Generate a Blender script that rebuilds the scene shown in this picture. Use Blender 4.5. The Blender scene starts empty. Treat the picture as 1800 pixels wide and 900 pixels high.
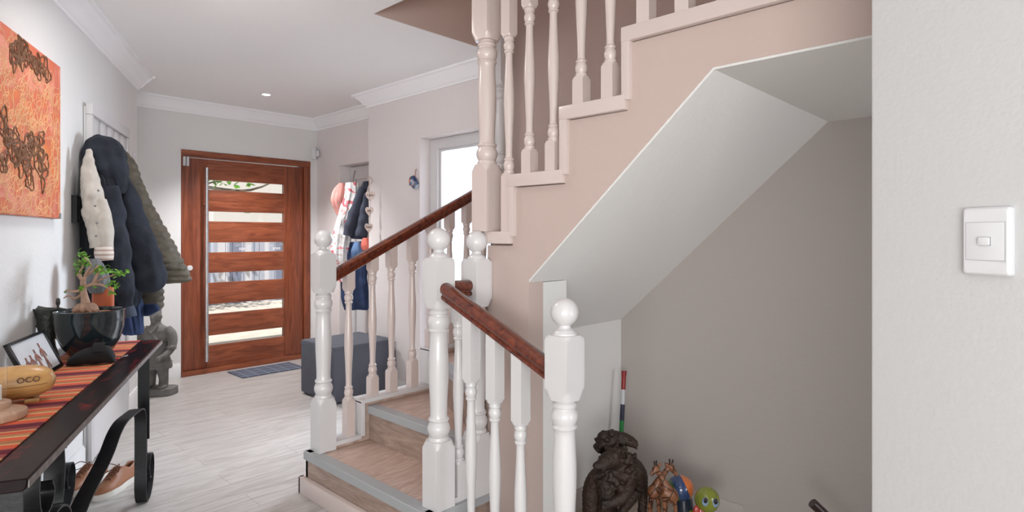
import bpy, bmesh, math, random
from mathutils import Vector, Matrix, noise
random.seed(7)
S = bpy.context.scene
COL = S.collection
PI = math.pi

# ---------------------------------------------------------------- camera, world, light, exposure
EYE = 1.31
FX, FY = -0.6896, 0.7242              # camera forward in plan
cam = bpy.data.objects.new('camera', bpy.data.cameras.new('camera'))
COL.objects.link(cam)
cam.location = (0, 0, EYE)
cam.rotation_euler = (PI/2, 0, math.atan2(-FX, FY))
cam.data.sensor_width = 36
cam.data.lens = 36*1045/1800
cam.data.shift_y = -35/1800
cam.data.clip_start = 0.05
S.camera = cam
S.view_settings.view_transform = 'Standard'
S.view_settings.look = 'None'
S.view_settings.gamma = 1
S.view_settings.use_curve_mapping = False
S.view_settings.exposure = 0.24

W = bpy.data.worlds.new('world'); S.world = W; W.use_nodes = True
bg = W.node_tree.nodes['Background']
bg.inputs['Color'].default_value = (0.93, 0.97, 1.0, 1)
bg.inputs['Strength'].default_value = 0.42

def area(name, loc, target, sx, sy, power, color=(1, 1, 1)):
    l = bpy.data.lights.new(name, 'AREA'); l.shape = 'RECTANGLE'; l.size = sx; l.size_y = sy
    l.energy = power; l.color = color
    o = bpy.data.objects.new(name, l); COL.objects.link(o); o.location = loc
    o.rotation_euler = (Vector(target)-Vector(loc)).to_track_quat('-Z', 'Y').to_euler()
    return o
LIGHTS = [
 ('lounge_window_daylight', (3.6, -1.2, 1.5), (-1.8, 1.2, 1.0), 1.6, 1.9, 30, (.82, .95, 1)),
 ('under_stair_fill', (2.1, 1.95, .75), (-1.9, 2.3, .9), .6, 1.3, 18, (.96, .98, 1)),  # unseen light added to brighten soffit and cupboard wall from the right
 ('hall_fill', (-3.0, 1.0, 2.5), (-3.3, 1.6, 0), .5, .5, 9, (1, .96, .94)),  # unseen fill added below the ceiling to brighten the hall
 ('low_fill', (1.0, -1.7, .9), (-4.5, 2.2, 2.5), 2.2, 1.3, 88, (1, .995, .98)),  # unseen fill added behind the camera to lift hall and ceiling
 ('stairwell_warm_lamp', (-1.2, 2.4, 4.6), (-1.2, 2.4, 0), 1.6, .7, 6.8, (1, .72, .55)),  # unseen warm lamp upstairs, above the stairwell
 ('side_room_daylight', (-3.3, 4.6, 1.9), (-3.5, 2.9, .9), 1.2, 1.4, 150, (.80, .90, 1)),
]
for a_ in LIGHTS: area(*a_)
sun = bpy.data.objects.new('sun', bpy.data.lights.new('sun', 'SUN')); COL.objects.link(sun)
sun.data.energy = 4.0; sun.data.angle = .01; sun.data.color = (1, .97, .92)
sun.rotation_euler = Vector((-.45, .25, -.85)).to_track_quat('-Z', 'Y').to_euler()

# ---------------------------------------------------------------- helpers
def P(px, py, depth):
    """a point seen at photograph pixel (px, py), 'depth' metres in front of the camera"""
    X = (px-900)/1045*depth; Z = EYE-(py-415)*depth/1045
    return Vector((.7242*X-.6896*depth, .6896*X+.7242*depth, Z))

def bm_new(): return bmesh.new()

def finish(name, bm, mat, parent=None, smooth=True, angle=35, mats=None, loc=None):
    bmesh.ops.recalc_face_normals(bm, faces=bm.faces)
    if smooth:
        a = math.radians(angle)
        for f in bm.faces: f.smooth = True
        for e in bm.edges:
            if len(e.link_faces) == 2 and e.calc_face_angle(0) > a: e.smooth = False
    me = bpy.data.meshes.new(name); bm.to_mesh(me); bm.free()
    for m in (mats or [mat]): me.materials.append(m)
    o = bpy.data.objects.new(name, me); COL.objects.link(o)
    if parent is not None: o.parent = parent
    if loc is not None: o.location = loc
    return o

def struct(name, bm, mat, parent=None, **k):
    o = finish(name, bm, mat, parent, **k)
    if parent is None: o['kind'] = 'structure'
    return o

def tag(o, label, cat, group=None):
    o['label'] = label; o['category'] = cat
    if group: o['group'] = group
    return o

def empty(name, loc, label=None, cat=None, group=None, rot=0):
    o = bpy.data.objects.new(name, None); COL.objects.link(o)
    o.location = loc; o.rotation_euler = (0, 0, rot); o.empty_display_size = .05
    if label: tag(o, label, cat, group)
    return o

def add_box(bm, lo, hi, M=None, bevel=0, mi=0):
    r = bmesh.ops.create_cube(bm, size=1)
    vs = r['verts']; lo = Vector(lo); hi = Vector(hi)
    for v in vs:
        v.co = Vector(((lo[i]+hi[i])/2 + v.co[i]*(hi[i]-lo[i]) for i in range(3)))
    es = list({e for v in vs for e in v.link_edges})
    fs = list({f for v in vs for f in v.link_faces})
    for f in fs: f.material_index = mi
    if bevel:
        n0 = set(bm.verts) - set(vs)
        rb = bmesh.ops.bevel(bm, geom=es, offset=bevel, segments=2, profile=.6, affect='EDGES')
        vs = [v for v in bm.verts if v not in n0]
        for f in rb['faces']: f.material_index = mi
    if M is not None: bmesh.ops.transform(bm, matrix=M, verts=[v for v in vs if v.is_valid])
    return vs

def add_prism(bm, pts, d, mi=0):
    """polygon of 3-D points swept by vector d"""
    d = Vector(d)
    a = [bm.verts.new(Vector(p)) for p in pts]; b = [bm.verts.new(Vector(p)+d) for p in pts]
    n = len(pts); fs = [bm.faces.new(a), bm.faces.new(b[::-1])]
    for i in range(n): fs.append(bm.faces.new((a[i], b[i], b[(i+1) % n], a[(i+1) % n])))
    for f in fs: f.material_index = mi
    return a+b

def add_rings(bm, rings, closed=True, caps=True, mi=0):
    R = [[bm.verts.new(Vector(p)) for p in r] for r in rings]
    n = len(R[0])
    for a, b in zip(R, R[1:]):
        for i in range(n if closed else n-1):
            f = bm.faces.new((a[i], a[(i+1) % n], b[(i+1) % n], b[i])); f.material_index = mi
    if caps and closed:
        f = bm.faces.new(R[0][::-1]); f.material_index = mi
        f = bm.faces.new(R[-1]); f.material_index = mi
    return R

def add_lathe(bm, prof, c=(0, 0, 0), n=32, M=None, mi=0, caps=True):
    c = Vector(c); rings = []
    for z, r in prof:
        ring = []
        for i in range(n):
            a = 2*PI*i/n; p = Vector((r*math.cos(a), r*math.sin(a), z))
            if M is not None: p = M @ p
            ring.append(p+c)
        rings.append(ring)
    return add_rings(bm, rings, caps=caps, mi=mi)

def add_post(bm, prof, c=(0, 0, 0), n=32, shear=(0, 0)):
    """turned post: each entry (z, half_width_of_square or 0, radius)"""
    rings = []
    for z, hw, R in prof:
        ring = []
        for i in range(n):
            a = 2*PI*i/n; q = R
            if hw: q = min(R, hw/max(abs(math.cos(a)), abs(math.sin(a))))
            ring.append((c[0]+q*math.cos(a), c[1]+q*math.sin(a), c[2]+z))
        rings.append(ring)
    rings[-1] = [(x, y, z+(x-c[0])*shear[0]+(y-c[1])*shear[1]) for x, y, z in rings[-1]]
    add_rings(bm, rings)

def catmull(pts, k=6):
    """pts: tuples of equal length; smooth interpolation"""
    out = []; n = len(pts)
    for i in range(n-1):
        p0 = pts[max(i-1, 0)]; p1 = pts[i]; p2 = pts[i+1]; p3 = pts[min(i+2, n-1)]
        for j in range(k):
            t = j/k
            out.append(tuple(.5*((2*b)+(-a+c)*t+(2*a-5*b+4*c-d)*t*t+(-a+3*b-3*c+d)*t**3)
                             for a, b, c, d in zip(p0, p1, p2, p3)))
    out.append(tuple(pts[-1])); return out

def add_tube(bm, pts, radii, n=12, k=0, flat=1.0, up=None, mi=0):
    """tube through pts; radii number or list; flat scales the second axis"""
    if not isinstance(radii, (list, tuple)): radii = [radii]*len(pts)
    q = [tuple(p)+(r,) for p, r in zip(pts, radii)]
    if k: q = catmull(q, k)
    P_ = [Vector(a[:3]) for a in q]; Rr = [a[3] for a in q]
    rings = []; prev = None
    for i, p in enumerate(P_):
        t = (P_[min(i+1, len(P_)-1)]-P_[max(i-1, 0)]).normalized()
        if prev is None:
            u = Vector(up) if up is not None else (Vector((0, 0, 1)) if abs(t.z) < .9 else Vector((1, 0, 0)))
        else: u = prev
        u = (u-t*u.dot(t)).normalized(); prev = u; w = t.cross(u)
        rings.append([p+u*(Rr[i]*math.cos(2*PI*j/n))+w*(Rr[i]*flat*math.sin(2*PI*j/n)) for j in range(n)])
    return add_rings(bm, rings, mi=mi)

def add_ball(bm, c, r, seg=20, mi=0, M=None):
    rr = r if isinstance(r, (tuple, list)) else (r, r, r)
    o = bmesh.ops.create_uvsphere(bm, u_segments=seg, v_segments=max(8, seg//2), radius=1)
    for v in o['verts']:
        p = Vector((v.co.x*rr[0], v.co.y*rr[1], v.co.z*rr[2]))
        if M is not None: p = M @ p
        v.co = p+Vector(c)
    for f in {f for v in o['verts'] for f in v.link_faces}: f.material_index = mi
    return o['verts']

def strap(bm, pts, width, wdir, th=.006, k=6):
    """flat iron strap following pts, its broad side along wdir"""
    q = [Vector(a) for a in (catmull([tuple(p) for p in pts], k) if k else pts)]
    w = Vector(wdir).normalized()*width/2; rings = []
    for i, p in enumerate(q):
        t = (q[min(i+1, len(q)-1)]-q[max(i-1, 0)]).normalized()
        nn = t.cross(w).normalized()*th/2
        rings.append([p-w-nn, p+w-nn, p+w+nn, p-w+nn])
    add_rings(bm, rings)

def text_obj(name, s, size, M, mat, parent, depth=.0006, spacing=1.0):
    cu = bpy.data.curves.new(name, 'FONT'); cu.body = s; cu.size = size; cu.extrude = depth
    cu.align_x = 'CENTER'; cu.align_y = 'CENTER'; cu.space_character = spacing
    t = bpy.data.objects.new(name, cu); COL.objects.link(t)
    bpy.context.view_layer.update()
    me = bpy.data.meshes.new_from_object(t.evaluated_get(bpy.context.evaluated_depsgraph_get()))
    bpy.data.objects.remove(t)
    me.transform(M); me.materials.clear(); me.materials.append(mat)
    o = bpy.data.objects.new(name, me); COL.objects.link(o); o.parent = parent
    return o

def fold(bm, amp, freq, seed=0, axis=None):
    """cloth-like displacement along normals"""
    bm.normal_update()
    for v in bm.verts:
        p = v.co.copy()
        if axis is not None: p = Vector((p.x*freq, p.y*freq, p.z*freq*.25))
        else: p = p*freq
        v.co += v.normal*amp*noise.noise(p+Vector((seed, seed*2.3, 0)))

# ---------------------------------------------------------------- materials
MT = {}
def mat(name, col, rough=.5, metal=0, spec=.5, bump=0, bscale=60, coat=0, var=0, vscale=3):
    m = bpy.data.materials.new(name); m.use_nodes = True; MT[name] = m
    nt = m.node_tree; b = nt.nodes['Principled BSDF']
    b.inputs['Base Color'].default_value = (*col, 1); b.inputs['Roughness'].default_value = rough
    b.inputs['Metallic'].default_value = metal; b.inputs['Specular IOR Level'].default_value = spec
    b.inputs['Coat Weight'].default_value = coat
    tc = nt.nodes.new('ShaderNodeTexCoord')
    if bump:
        n = nt.nodes.new('ShaderNodeTexNoise'); n.inputs['Scale'].default_value = bscale; n.inputs['Detail'].default_value = 5
        nt.links.new(tc.outputs['Object'], n.inputs['Vector'])
        bp = nt.nodes.new('ShaderNodeBump'); bp.inputs['Strength'].default_value = bump; bp.inputs['Distance'].default_value = .01
        nt.links.new(n.outputs['Fac'], bp.inputs['Height']); nt.links.new(bp.outputs['Normal'], b.inputs['Normal'])
    if var:
        n = nt.nodes.new('ShaderNodeTexNoise'); n.inputs['Scale'].default_value = vscale; n.inputs['Detail'].default_value = 6
        nt.links.new(tc.outputs['Object'], n.inputs['Vector'])
        r = nt.nodes.new('ShaderNodeValToRGB'); e = r.color_ramp.elements
        e[0].position = .3; e[1].position = .7
        e[0].color = (*[c*(1-var) for c in col], 1); e[1].color = (*[min(1, c*(1+var)) for c in col], 1)
        nt.links.new(n.outputs['Fac'], r.inputs['Fac']); nt.links.new(r.outputs['Color'], b.inputs['Base Color'])
    return m

def srgb(r, g, b):
    return tuple(((c/255)/12.92 if c/255 <= .04045 else ((c/255+.055)/1.055)**2.4) for c in (r, g, b))

def wood(name, c1, c2, scale=(3, 3, 40), rough=.4, coat=0, bump=.05, seed=0, dist=2.0, c3=None):
    m = bpy.data.materials.new(name); m.use_nodes = True; MT[name] = m
    nt = m.node_tree; N = nt.nodes; L = nt.links; b = N['Principled BSDF']
    tc = N.new('ShaderNodeTexCoord'); mp = N.new('ShaderNodeMapping'); mp.inputs['Scale'].default_value = scale
    mp.inputs['Location'].default_value = (seed, seed, seed)
    L.new(tc.outputs['Object'], mp.inputs['Vector'])
    n = N.new('ShaderNodeTexNoise'); n.inputs['Scale'].default_value = 1; n.inputs['Detail'].default_value = 8
    n.inputs['Distortion'].default_value = dist; n.inputs['Roughness'].default_value = .6
    L.new(mp.outputs['Vector'], n.inputs['Vector'])
    r = N.new('ShaderNodeValToRGB'); e = r.color_ramp.elements
    e[0].position = .32; e[0].color = (*c1, 1); e[1].position = .68; e[1].color = (*c2, 1)
    if c3: x = e.new(.85); x.color = (*c3, 1)
    L.new(n.outputs['Fac'], r.inputs['Fac']); L.new(r.outputs['Color'], b.inputs['Base Color'])
    bp = N.new('ShaderNodeBump'); bp.inputs['Strength'].default_value = bump; bp.inputs['Distance'].default_value = .01
    L.new(n.outputs['Fac'], bp.inputs['Height']); L.new(bp.outputs['Normal'], b.inputs['Normal'])
    b.inputs['Roughness'].default_value = rough; b.inputs['Coat Weight'].default_value = coat
    return m

M_wall = mat('wall_paint', srgb(226, 225, 224), .7, bump=.12, bscale=45)
M_wall_b = mat('wall_paint_bounce_tint', srgb(226, 219, 218), .7, bump=.12, bscale=45)  # pinkish bounced light put into the wall colour
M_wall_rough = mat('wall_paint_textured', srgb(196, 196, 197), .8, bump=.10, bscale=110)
M_under = mat('under_stair_greige', srgb(184, 176, 172), .75, bump=.1, bscale=45)  # darker warm grey for wall and skirting under the stairs
M_pink_shade = mat('wall_paint_pink_shade', srgb(193, 174, 167), .7, bump=.10, bscale=45)  # pink shade of the string wall put into its colour
M_brown_shade = mat('wall_paint_brown_shade', srgb(196, 176, 169), .75, bump=.10, bscale=45)  # brown shade of the stairwell put into the wall colour
M_ceil = mat('ceiling_paint', srgb(247, 247, 247), .8)
M_cornice = mat('cornice_paint', srgb(248, 248, 250), .6)
M_white = mat('gloss_white_paint', srgb(212, 210, 211), .28, coat=.3, bump=.03, bscale=25)
M_white_shade = mat('gloss_white_pink_shade', srgb(210, 195, 190), .3, coat=.3, bump=.03, bscale=25)  # white gloss with its pinkish shading put into the colour
M_skirt = mat('skirting_paint', srgb(228, 227, 227), .4)
M_rail = wood('mahogany_varnish', srgb(66, 24, 14), srgb(122, 56, 34), (18, 18, 18), .25, .6, .03)
M_door = wood('door_mahogany', srgb(108, 50, 28), srgb(160, 88, 56), (8, 3, 26), .38, .25, .05, dist=1.2)
M_doorv = wood('door_mahogany_upright', srgb(102, 46, 26), srgb(150, 80, 50), (26, 26, 2.5), .38, .25, .05, dist=1.0)
M_steel = mat('brushed_steel', srgb(205, 205, 208), .28, 1)
M_alu = mat('aluminium_nosing', srgb(172, 175, 178), .45, .15)
M_iron = mat('black_iron', srgb(26, 27, 30), .45, .3, bump=.1, bscale=90)
M_black = mat('black_cloth', srgb(22, 22, 23), .9, bump=.1, bscale=300)
M_plastic = mat('white_plastic', srgb(208, 208, 211), .35)
M_gap = mat('shadow_gap_grey', srgb(120, 122, 124), .7)

def plank_mat(name, c1, c2, gap, rough=.35):
    m = bpy.data.materials.new(name); m.use_nodes = True; MT[name] = m
    nt = m.node_tree; N = nt.nodes; L = nt.links; b = N['Principled BSDF']
    tc = N.new('ShaderNodeTexCoord')
    mp = N.new('ShaderNodeMapping'); mp.inputs['Rotation'].default_value = (0, 0, PI/2)
    L.new(tc.outputs['Object'], mp.inputs['Vector'])
    br = N.new('ShaderNodeTexBrick'); br.inputs['Scale'].default_value = 1; br.inputs['Brick Width'].default_value = 1.25
    br.inputs['Row Height'].default_value = .18; br.inputs['Mortar Size'].default_value = .0015
    br.inputs['Color1'].default_value = (.35, .35, .35, 1); br.inputs['Color2'].default_value = (.65, .65, .65, 1)
    br.inputs['Mortar'].default_value = (0, 0, 0, 1); br.offset = .37
    L.new(mp.outputs['Vector'], br.inputs['Vector'])
    ad = N.new('ShaderNodeVectorMath'); ad.operation = 'MULTIPLY_ADD'
    ad.inputs[1].default_value = (14, 1.6, 4)
    L.new(tc.outputs['Object'], ad.inputs[0]); L.new(br.outputs['Color'], ad.inputs[2])
    n = N.new('ShaderNodeTexNoise'); n.inputs['Scale'].default_value = 1.6; n.inputs['Detail'].default_value = 9
    n.inputs['Distortion'].default_value = 1.4; n.inputs['Roughness'].default_value = .62
    L.new(ad.outputs['Vector'], n.inputs['Vector'])
    r = N.new('ShaderNodeValToRGB'); e = r.color_ramp.elements
    e[0].position = .34; e[0].color = (*c1, 1); e[1].position = .62; e[1].color = (*c2, 1)
    L.new(n.outputs['Fac'], r.inputs['Fac'])
    mx = N.new('ShaderNodeMix'); mx.data_type = 'RGBA'; mx.inputs[7].default_value = (*gap, 1)
    L.new(br.outputs['Fac'], mx.inputs[0]); L.new(r.outputs['Color'], mx.inputs[6])
    L.new(mx.outputs[2], b.inputs['Base Color'])
    b.inputs['Roughness'].default_value = rough
    bp = N.new('ShaderNodeBump'); bp.inputs['Strength'].default_value = .06; bp.inputs['Distance'].default_value = .01
    L.new(n.outputs['Fac'], bp.inputs['Height']); L.new(bp.outputs['Normal'], b.inputs['Normal'])
    return m
M_floor = plank_mat('pale_vinyl_planks', srgb(162, 156, 152), srgb(192, 187, 184), srgb(150, 142, 138))
M_lounge = plank_mat('lounge_vinyl_planks', srgb(150, 138, 126), srgb(182, 170, 158), srgb(120, 110, 100))
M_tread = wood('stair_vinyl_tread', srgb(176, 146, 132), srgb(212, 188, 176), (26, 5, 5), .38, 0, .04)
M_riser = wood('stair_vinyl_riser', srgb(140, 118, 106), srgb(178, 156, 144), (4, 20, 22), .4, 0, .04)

def glass_mat(name, tint=(1, 1, 1), rough=0.0, mix=.88):
    m = bpy.data.materials.new(name); m.use_nodes = True; MT[name] = m
    nt = m.node_tree; N = nt.nodes; L = nt.links
    N.remove(N['Principled BSDF'])
    t = N.new('ShaderNodeBsdfTransparent'); t.inputs['Color'].default_value = (*tint, 1)
    g = N.new('ShaderNodeBsdfGlossy'); g.inputs['Roughness'].default_value = rough
    mx = N.new('ShaderNodeMixShader'); lw = N.new('ShaderNodeLayerWeight'); pw = N.new('ShaderNodeMath'); pw.operation = 'POWER'; pw.inputs[1].default_value = 4
    fr = N.new('ShaderNodeMath'); fr.operation = 'MULTIPLY_ADD'; fr.inputs[1].default_value = .6; fr.inputs[2].default_value = .04
    L.new(lw.outputs['Facing'], pw.inputs[0]); L.new(pw.outputs[0], fr.inputs[0]); L.new(fr.outputs[0], mx.inputs[0]); L.new(t.outputs[0], mx.inputs[1]); L.new(g.outputs[0], mx.inputs[2])
    L.new(mx.outputs[0], N['Material Output'].inputs['Surface'])
    return m
M_glass = glass_mat('clear_glass')

# ---------------------------------------------------------------- setting
CE = 2.57
def slab(name, lo, hi, m, parent=None, **k):
    bm = bm_new(); add_box(bm, lo, hi, **k); return struct(name, bm, m, parent)

# floors: hall at 0, lounge one step lower
bm = bm_new(); add_box(bm, (-6.12, -6, -.2), (-1.95, 3.5, 0)); struct('floor', bm, M_floor)
bm = bm_new(); add_box(bm, (-1.95, -6, -.35), (5, 3.5, -.15)); struct('floor', bm, M_lounge)
# front door wall, plane x = -6.03
DX = -6.03; dy0, dy1, dz1 = 1.877, 3.158, 2.118
bm = bm_new()
add_box(bm, (DX-.22, .2, -.1), (DX, dy0, CE+.1)); add_box(bm, (DX-.22, dy1, -.1), (DX, 3.6, CE+.1))
add_box(bm, (DX-.22, dy0, dz1), (DX, dy1, CE+.1)); struct('wall_front', bm, M_wall, smooth=False)
# niche wall y = 3.238 with a doorway
bm = bm_new(); NY = 3.238
add_box(bm, (DX-.1, NY, -.1), (-5.558, NY+.2, CE+.1)); add_box(bm, (-5.558, NY, 2.04), (-4.75, NY+.2, CE+.1))
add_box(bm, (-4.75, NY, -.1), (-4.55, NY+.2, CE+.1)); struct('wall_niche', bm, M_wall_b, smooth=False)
# wall behind the stairs y = 2.969 with a doorway, rising through the stairwell
BY = 2.969; ox0, ox1, oz1 = -3.857, -2.96, 2.10
bm = bm_new()
add_box(bm, (-4.597, BY, -.1), (ox0, BY+.28, CE+.05)); add_box(bm, (ox0, BY, oz1), (ox1, BY+.28, CE+.05))
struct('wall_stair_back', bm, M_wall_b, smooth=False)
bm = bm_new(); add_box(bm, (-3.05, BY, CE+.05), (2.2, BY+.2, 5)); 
add_box(bm, (-1.943, BY, 1.90), (2.2, BY+.2, CE+.05)); add_box(bm, (ox1, BY, -.1), (-1.943, BY+.28, CE+.05)); struct('wall_stairwell', bm, M_brown_shade, smooth=False)
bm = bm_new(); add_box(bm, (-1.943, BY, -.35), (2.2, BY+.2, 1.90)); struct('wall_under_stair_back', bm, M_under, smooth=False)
# left wall along L
WL = Vector((-5.343, 1.347, 0)); LD = Vector((.907, -.4216, 0)).normalized(); LN = Vector((.4216, .907, 0)).normalized()
def LP(s, out=0, z=0): return WL+LD*s+LN*out+Vector((0, 0, z))
def lbox(bm, s0, s1, o0, o1, z0, z1, bevel=0, mi=0):
    M = Matrix.Translation(WL) @ Matrix(((LD.x, LN.x, 0, 0), (LD.y, LN.y, 0, 0), (0, 0, 1, 0), (0, 0, 0, 1)))
    return add_box(bm, (s0, o0, z0), (s1, o1, z1), M=M, bevel=bevel, mi=mi)
bm = bm_new(); lbox(bm, 0, 4.4, -.2, 0, -.1, CE+.1); struct('wall_left', bm, M_wall, smooth=False)
bm = bm_new(); add_prism(bm, [(-6.03, 1.347-.0, -.1), (-5.343, 1.347, -.1), (-5.5, 1.0, -.1), (-6.03, 1.0, -.1)], (0, 0, CE+.2))
struct('wall_left_return', bm, M_wall, smooth=False)
# ceiling with the stairwell opening
bm = bm_new()
add_box(bm, (-6.3, -2.2, CE), (-2.901, 3.5, CE+.12))
add_box(bm, (-2.901, -2.2, CE), (-2.3, 1.90, CE+.12))
add_box(bm, (-2.3, -2.2, CE), (5.0, 1.62, CE+.12))
struct('ceiling', bm, M_ceil, smooth=False)
bm = bm_new()
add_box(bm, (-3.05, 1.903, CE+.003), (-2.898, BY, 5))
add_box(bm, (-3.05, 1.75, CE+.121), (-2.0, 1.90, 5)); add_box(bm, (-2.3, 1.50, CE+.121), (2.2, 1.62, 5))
struct('wall_stairwell_side', bm, M_brown_shade, smooth=False)
bm = bm_new(); add_box(bm, (-3.05, 1.5, 5), (2.3, 3.2, 5.1)); struct('ceiling', bm, M_ceil, smooth=False)
bm = bm_new(); add_box(bm, (2.2, 1.4, -.35), (2.3, 3.2, 5)); struct('wall_stairwell_end', bm, M_brown_shade, smooth=False)

# cornices: stepped cove profile swept along runs
CP = [(0, 0), (.012, 0), (.016, .012), (.03, .018), (.042, .034), (.062, .062), (.084, .080), (.092, .092), (.110, .096), (.110, .112), (0, .112)]
def cornice(bm, a, b, nrm, ma=0, mb=0):
    """a,b plan ends on the wall face, nrm into the room; ma/mb extend with projection (mitre)"""
    a = Vector(a).to_3d(); b = Vector(b).to_3d(); n = Vector(nrm).to_3d(); t = (b-a).normalized()
    r0 = [a+n*o-t*(o*ma)+Vector((0, 0, CE-.112+z)) for o, z in CP]
    r1 = [b+n*o+t*(o*mb)+Vector((0, 0, CE-.112+z)) for o, z in CP]
    add_rings(bm, [r0, r1])
bm = bm_new(); cornice(bm, LP(0).xy, LP(4.3).xy, LN, ma=.6)
cornice(bm, (-6.03, 1.347), (-5.343, 1.347), (0, 1, 0), mb=.6, ma=-1); struct('trim_1', bm, M_cornice)
bm = bm_new(); cornice(bm, (DX, 1.347), (DX, NY), (1, 0, 0), ma=-1, mb=-1); struct('trim_2', bm, M_cornice)
bm = bm_new(); cornice(bm, (DX, NY), (-4.597, NY), (0, -1, 0), ma=-1, mb=-1); struct('trim_3', bm, M_cornice)
bm = bm_new(); cornice(bm, (-4.597, NY), (-4.597, BY), (-1, 0, 0), ma=-1, mb=1); cornice(bm, (-4.597, BY), (-2.901, BY), (0, -1, 0), ma=1); struct('trim_4', bm, M_cornice)
# skirtings
def skirt(name, runs, m=None):
    bm = bm_new()
    for a, b, n, z, h in runs:
        a = Vector(a).to_3d(); b = Vector(b).to_3d(); n = Vector(n).to_3d(); up = Vector((0, 0, 1))
        pr = [(0, 0), (.016, 0), (.016, h-.02), (.011, h-.012), (.008, h), (0, h)]
        add_rings(bm, [[a+n*o+up*(z+q) for o, q in pr], [b+n*o+up*(z+q) for o, q in pr]])
    return struct(name, bm, m or M_skirt)
skirt('baseboard_left', [(LP(0).xy, LP(.44).xy, LN, 0, .13), (LP(1.40).xy, LP(4.3).xy, LN, 0, .13)])
skirt('baseboard_front', [((DX, 1.35), (DX, dy0-.01), (1, 0, 0), 0, .13), ((DX, dy1+.005), (DX, NY), (1, 0, 0), 0, .10), ((DX, NY), (-5.56, NY), (0, -1, 0), 0, .10)])
skirt('baseboard_back', [((-4.597, BY), (ox0, BY), (0, -1, 0), 0, .10)])
skirt('baseboard_under_stair', [((-1.943, BY), (-1.2188, BY), (0, -1, 0), -.15, .105), ((-1.943, 2.05), (-1.943, BY), (1, 0, 0), -.15, .105)], M_under)  # skirting greyed in colour to stand for the grazing shade

# right-hand wall with the light switch
RD = Vector((.9346, -.3556, 0)).normalized(); RN = Vector((-.3556, -.9346, 0)).normalized(); RE = Vector((-.310, 1.3985, 0))
MR = Matrix.Translation(RE) @ Matrix(((RD.x, -RN.x, 0, 0), (RD.y, -RN.y, 0, 0), (0, 0, 1, 0), (0, 0, 0, 1)))
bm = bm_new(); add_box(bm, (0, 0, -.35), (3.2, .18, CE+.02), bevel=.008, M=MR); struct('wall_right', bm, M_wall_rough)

# ---------------------------------------------------------------- stair walls
bm = bm_new(); SY = 1.79
poly = [(-1.85, -.15), (-1.85, 1.27), (-1.70, 1.27), (-1.70, 1.51), (-1.424, 1.51), (-1.424, 1.75), (-1.145, 1.75), (-1.145, 1.985),
        (1.6, 1.985), (1.6, 1.842), (-.832, 1.842), (-1.612, 1.133), (-1.612, -.15)]
add_prism(bm, [(x, SY, z) for x, z in poly], (0, .09, 0)); struct('wall_stair_string', bm, M_pink_shade, smooth=False)
# soffit slab under the flight
bm = bm_new()
add_prism(bm, [(1.6, SY+.003, 1.834), (-.829, SY+.003, 1.834), (-1.615, SY+.003, 1.12), (-1.615, SY+.003, 1.24), (-.9, SY+.003, 1.92), (1.6, SY+.003, 1.97)], (0, BY-SY-.003, 0)); add_prism(bm, [(-1.613, 2.03, 1.1218), (-2.0, 2.03, .770), (-2.0, 2.03, .90), (-1.613, 2.03, 1.24)], (0, BY-2.03, 0))
struct('wall_soffit', bm, M_wall, smooth=False)
# pier and cupboard wall below the winders
bm = bm_new()
add_box(bm, (-1.80, SY+.003, -.15), (-1.615, 2.04, 1.118))
struct('wall_pier', bm, M_wall, smooth=False)
bm = bm_new(); add_box(bm, (-2.04, 2.0, -.15), (-1.943, BY, .845)); struct('wall_cupboard', bm, M_wall, smooth=False)

# ---------------------------------------------------------------- staircase
stair = empty('staircase', (-2.35, 1.5, 0), 'quarter-turn staircase of pinkish wood-look treads edged with grey nosing', 'staircase')
iv = Vector(stair.location)
SL, SR = -2.86, -1.84
def rel(pts): return [Vector(p)-iv for p in pts]
def step(poly, z, zlow, nose, riser=True):
    """poly plan outline, nose: list of segments (a,b) carrying nosing and riser"""
    bm = bm_new(); add_prism(bm, rel([(x, y, z-.03) for x, y in poly]), (0, 0, .03)); t = finish('tread', bm, M_tread, stair, smooth=False)
    for a, b in nose:
        a = Vector((*a, 0)); b = Vector((*b, 0)); d = (b-a).normalized(); n = Vector((d.y, -d.x, 0))
        bm = bm_new()
        pr = [(-.002, .003), (.010, .003), (.013, 0), (.013, -.036), (.007, -.036), (.007, -.003), (-.045, -.003), (-.045, .003)]
        add_rings(bm, [[a+n*o+Vector((0, 0, z+q))-iv for o, q in pr], [b+n*o+Vector((0, 0, z+q))-iv for o, q in pr]])
        finish('nosing', bm, M_alu, t, smooth=False)
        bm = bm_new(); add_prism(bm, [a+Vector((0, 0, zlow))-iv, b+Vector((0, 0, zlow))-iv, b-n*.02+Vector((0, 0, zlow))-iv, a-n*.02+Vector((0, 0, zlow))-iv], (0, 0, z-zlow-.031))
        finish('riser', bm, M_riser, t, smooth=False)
    return t
F0 = 1.475
step([(SL, F0), (SR, F0), (SR, 1.79), (SL, 1.79)], .21, 0, [((SL, F0), (SR, F0)), ((SR, F0), (SR, 1.79)), ((SL, 1.62), (SL, F0))])
pv = (-1.86, 1.79)
step([(-2.79, 1.79), (-1.85, 1.79), (-2.79, 2.24)], .395, .18, [((-2.765, 1.79), (-1.86, 1.79))])
step([(-2.79, 2.23), pv, (-2.79, 2.95)], .60, .36, [((-2.765, 2.225), pv)])
step([(-2.79, 2.94), pv, (-2.35, 2.96), (-2.79, 2.96)], .83, .57, [((-2.79, 2.93), pv)])
step([(-2.36, 2.96), pv, (-1.86, 2.96)], 1.06, .80, [((-2.36, 2.96), pv)])
step([(-1.86, 1.83), (-1.69, 1.83), (-1.69, 2.96), (-1.86, 2.96)], 1.29, 1.03, [((-1.86, 2.96), (-1.86, 1.83))])
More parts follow.
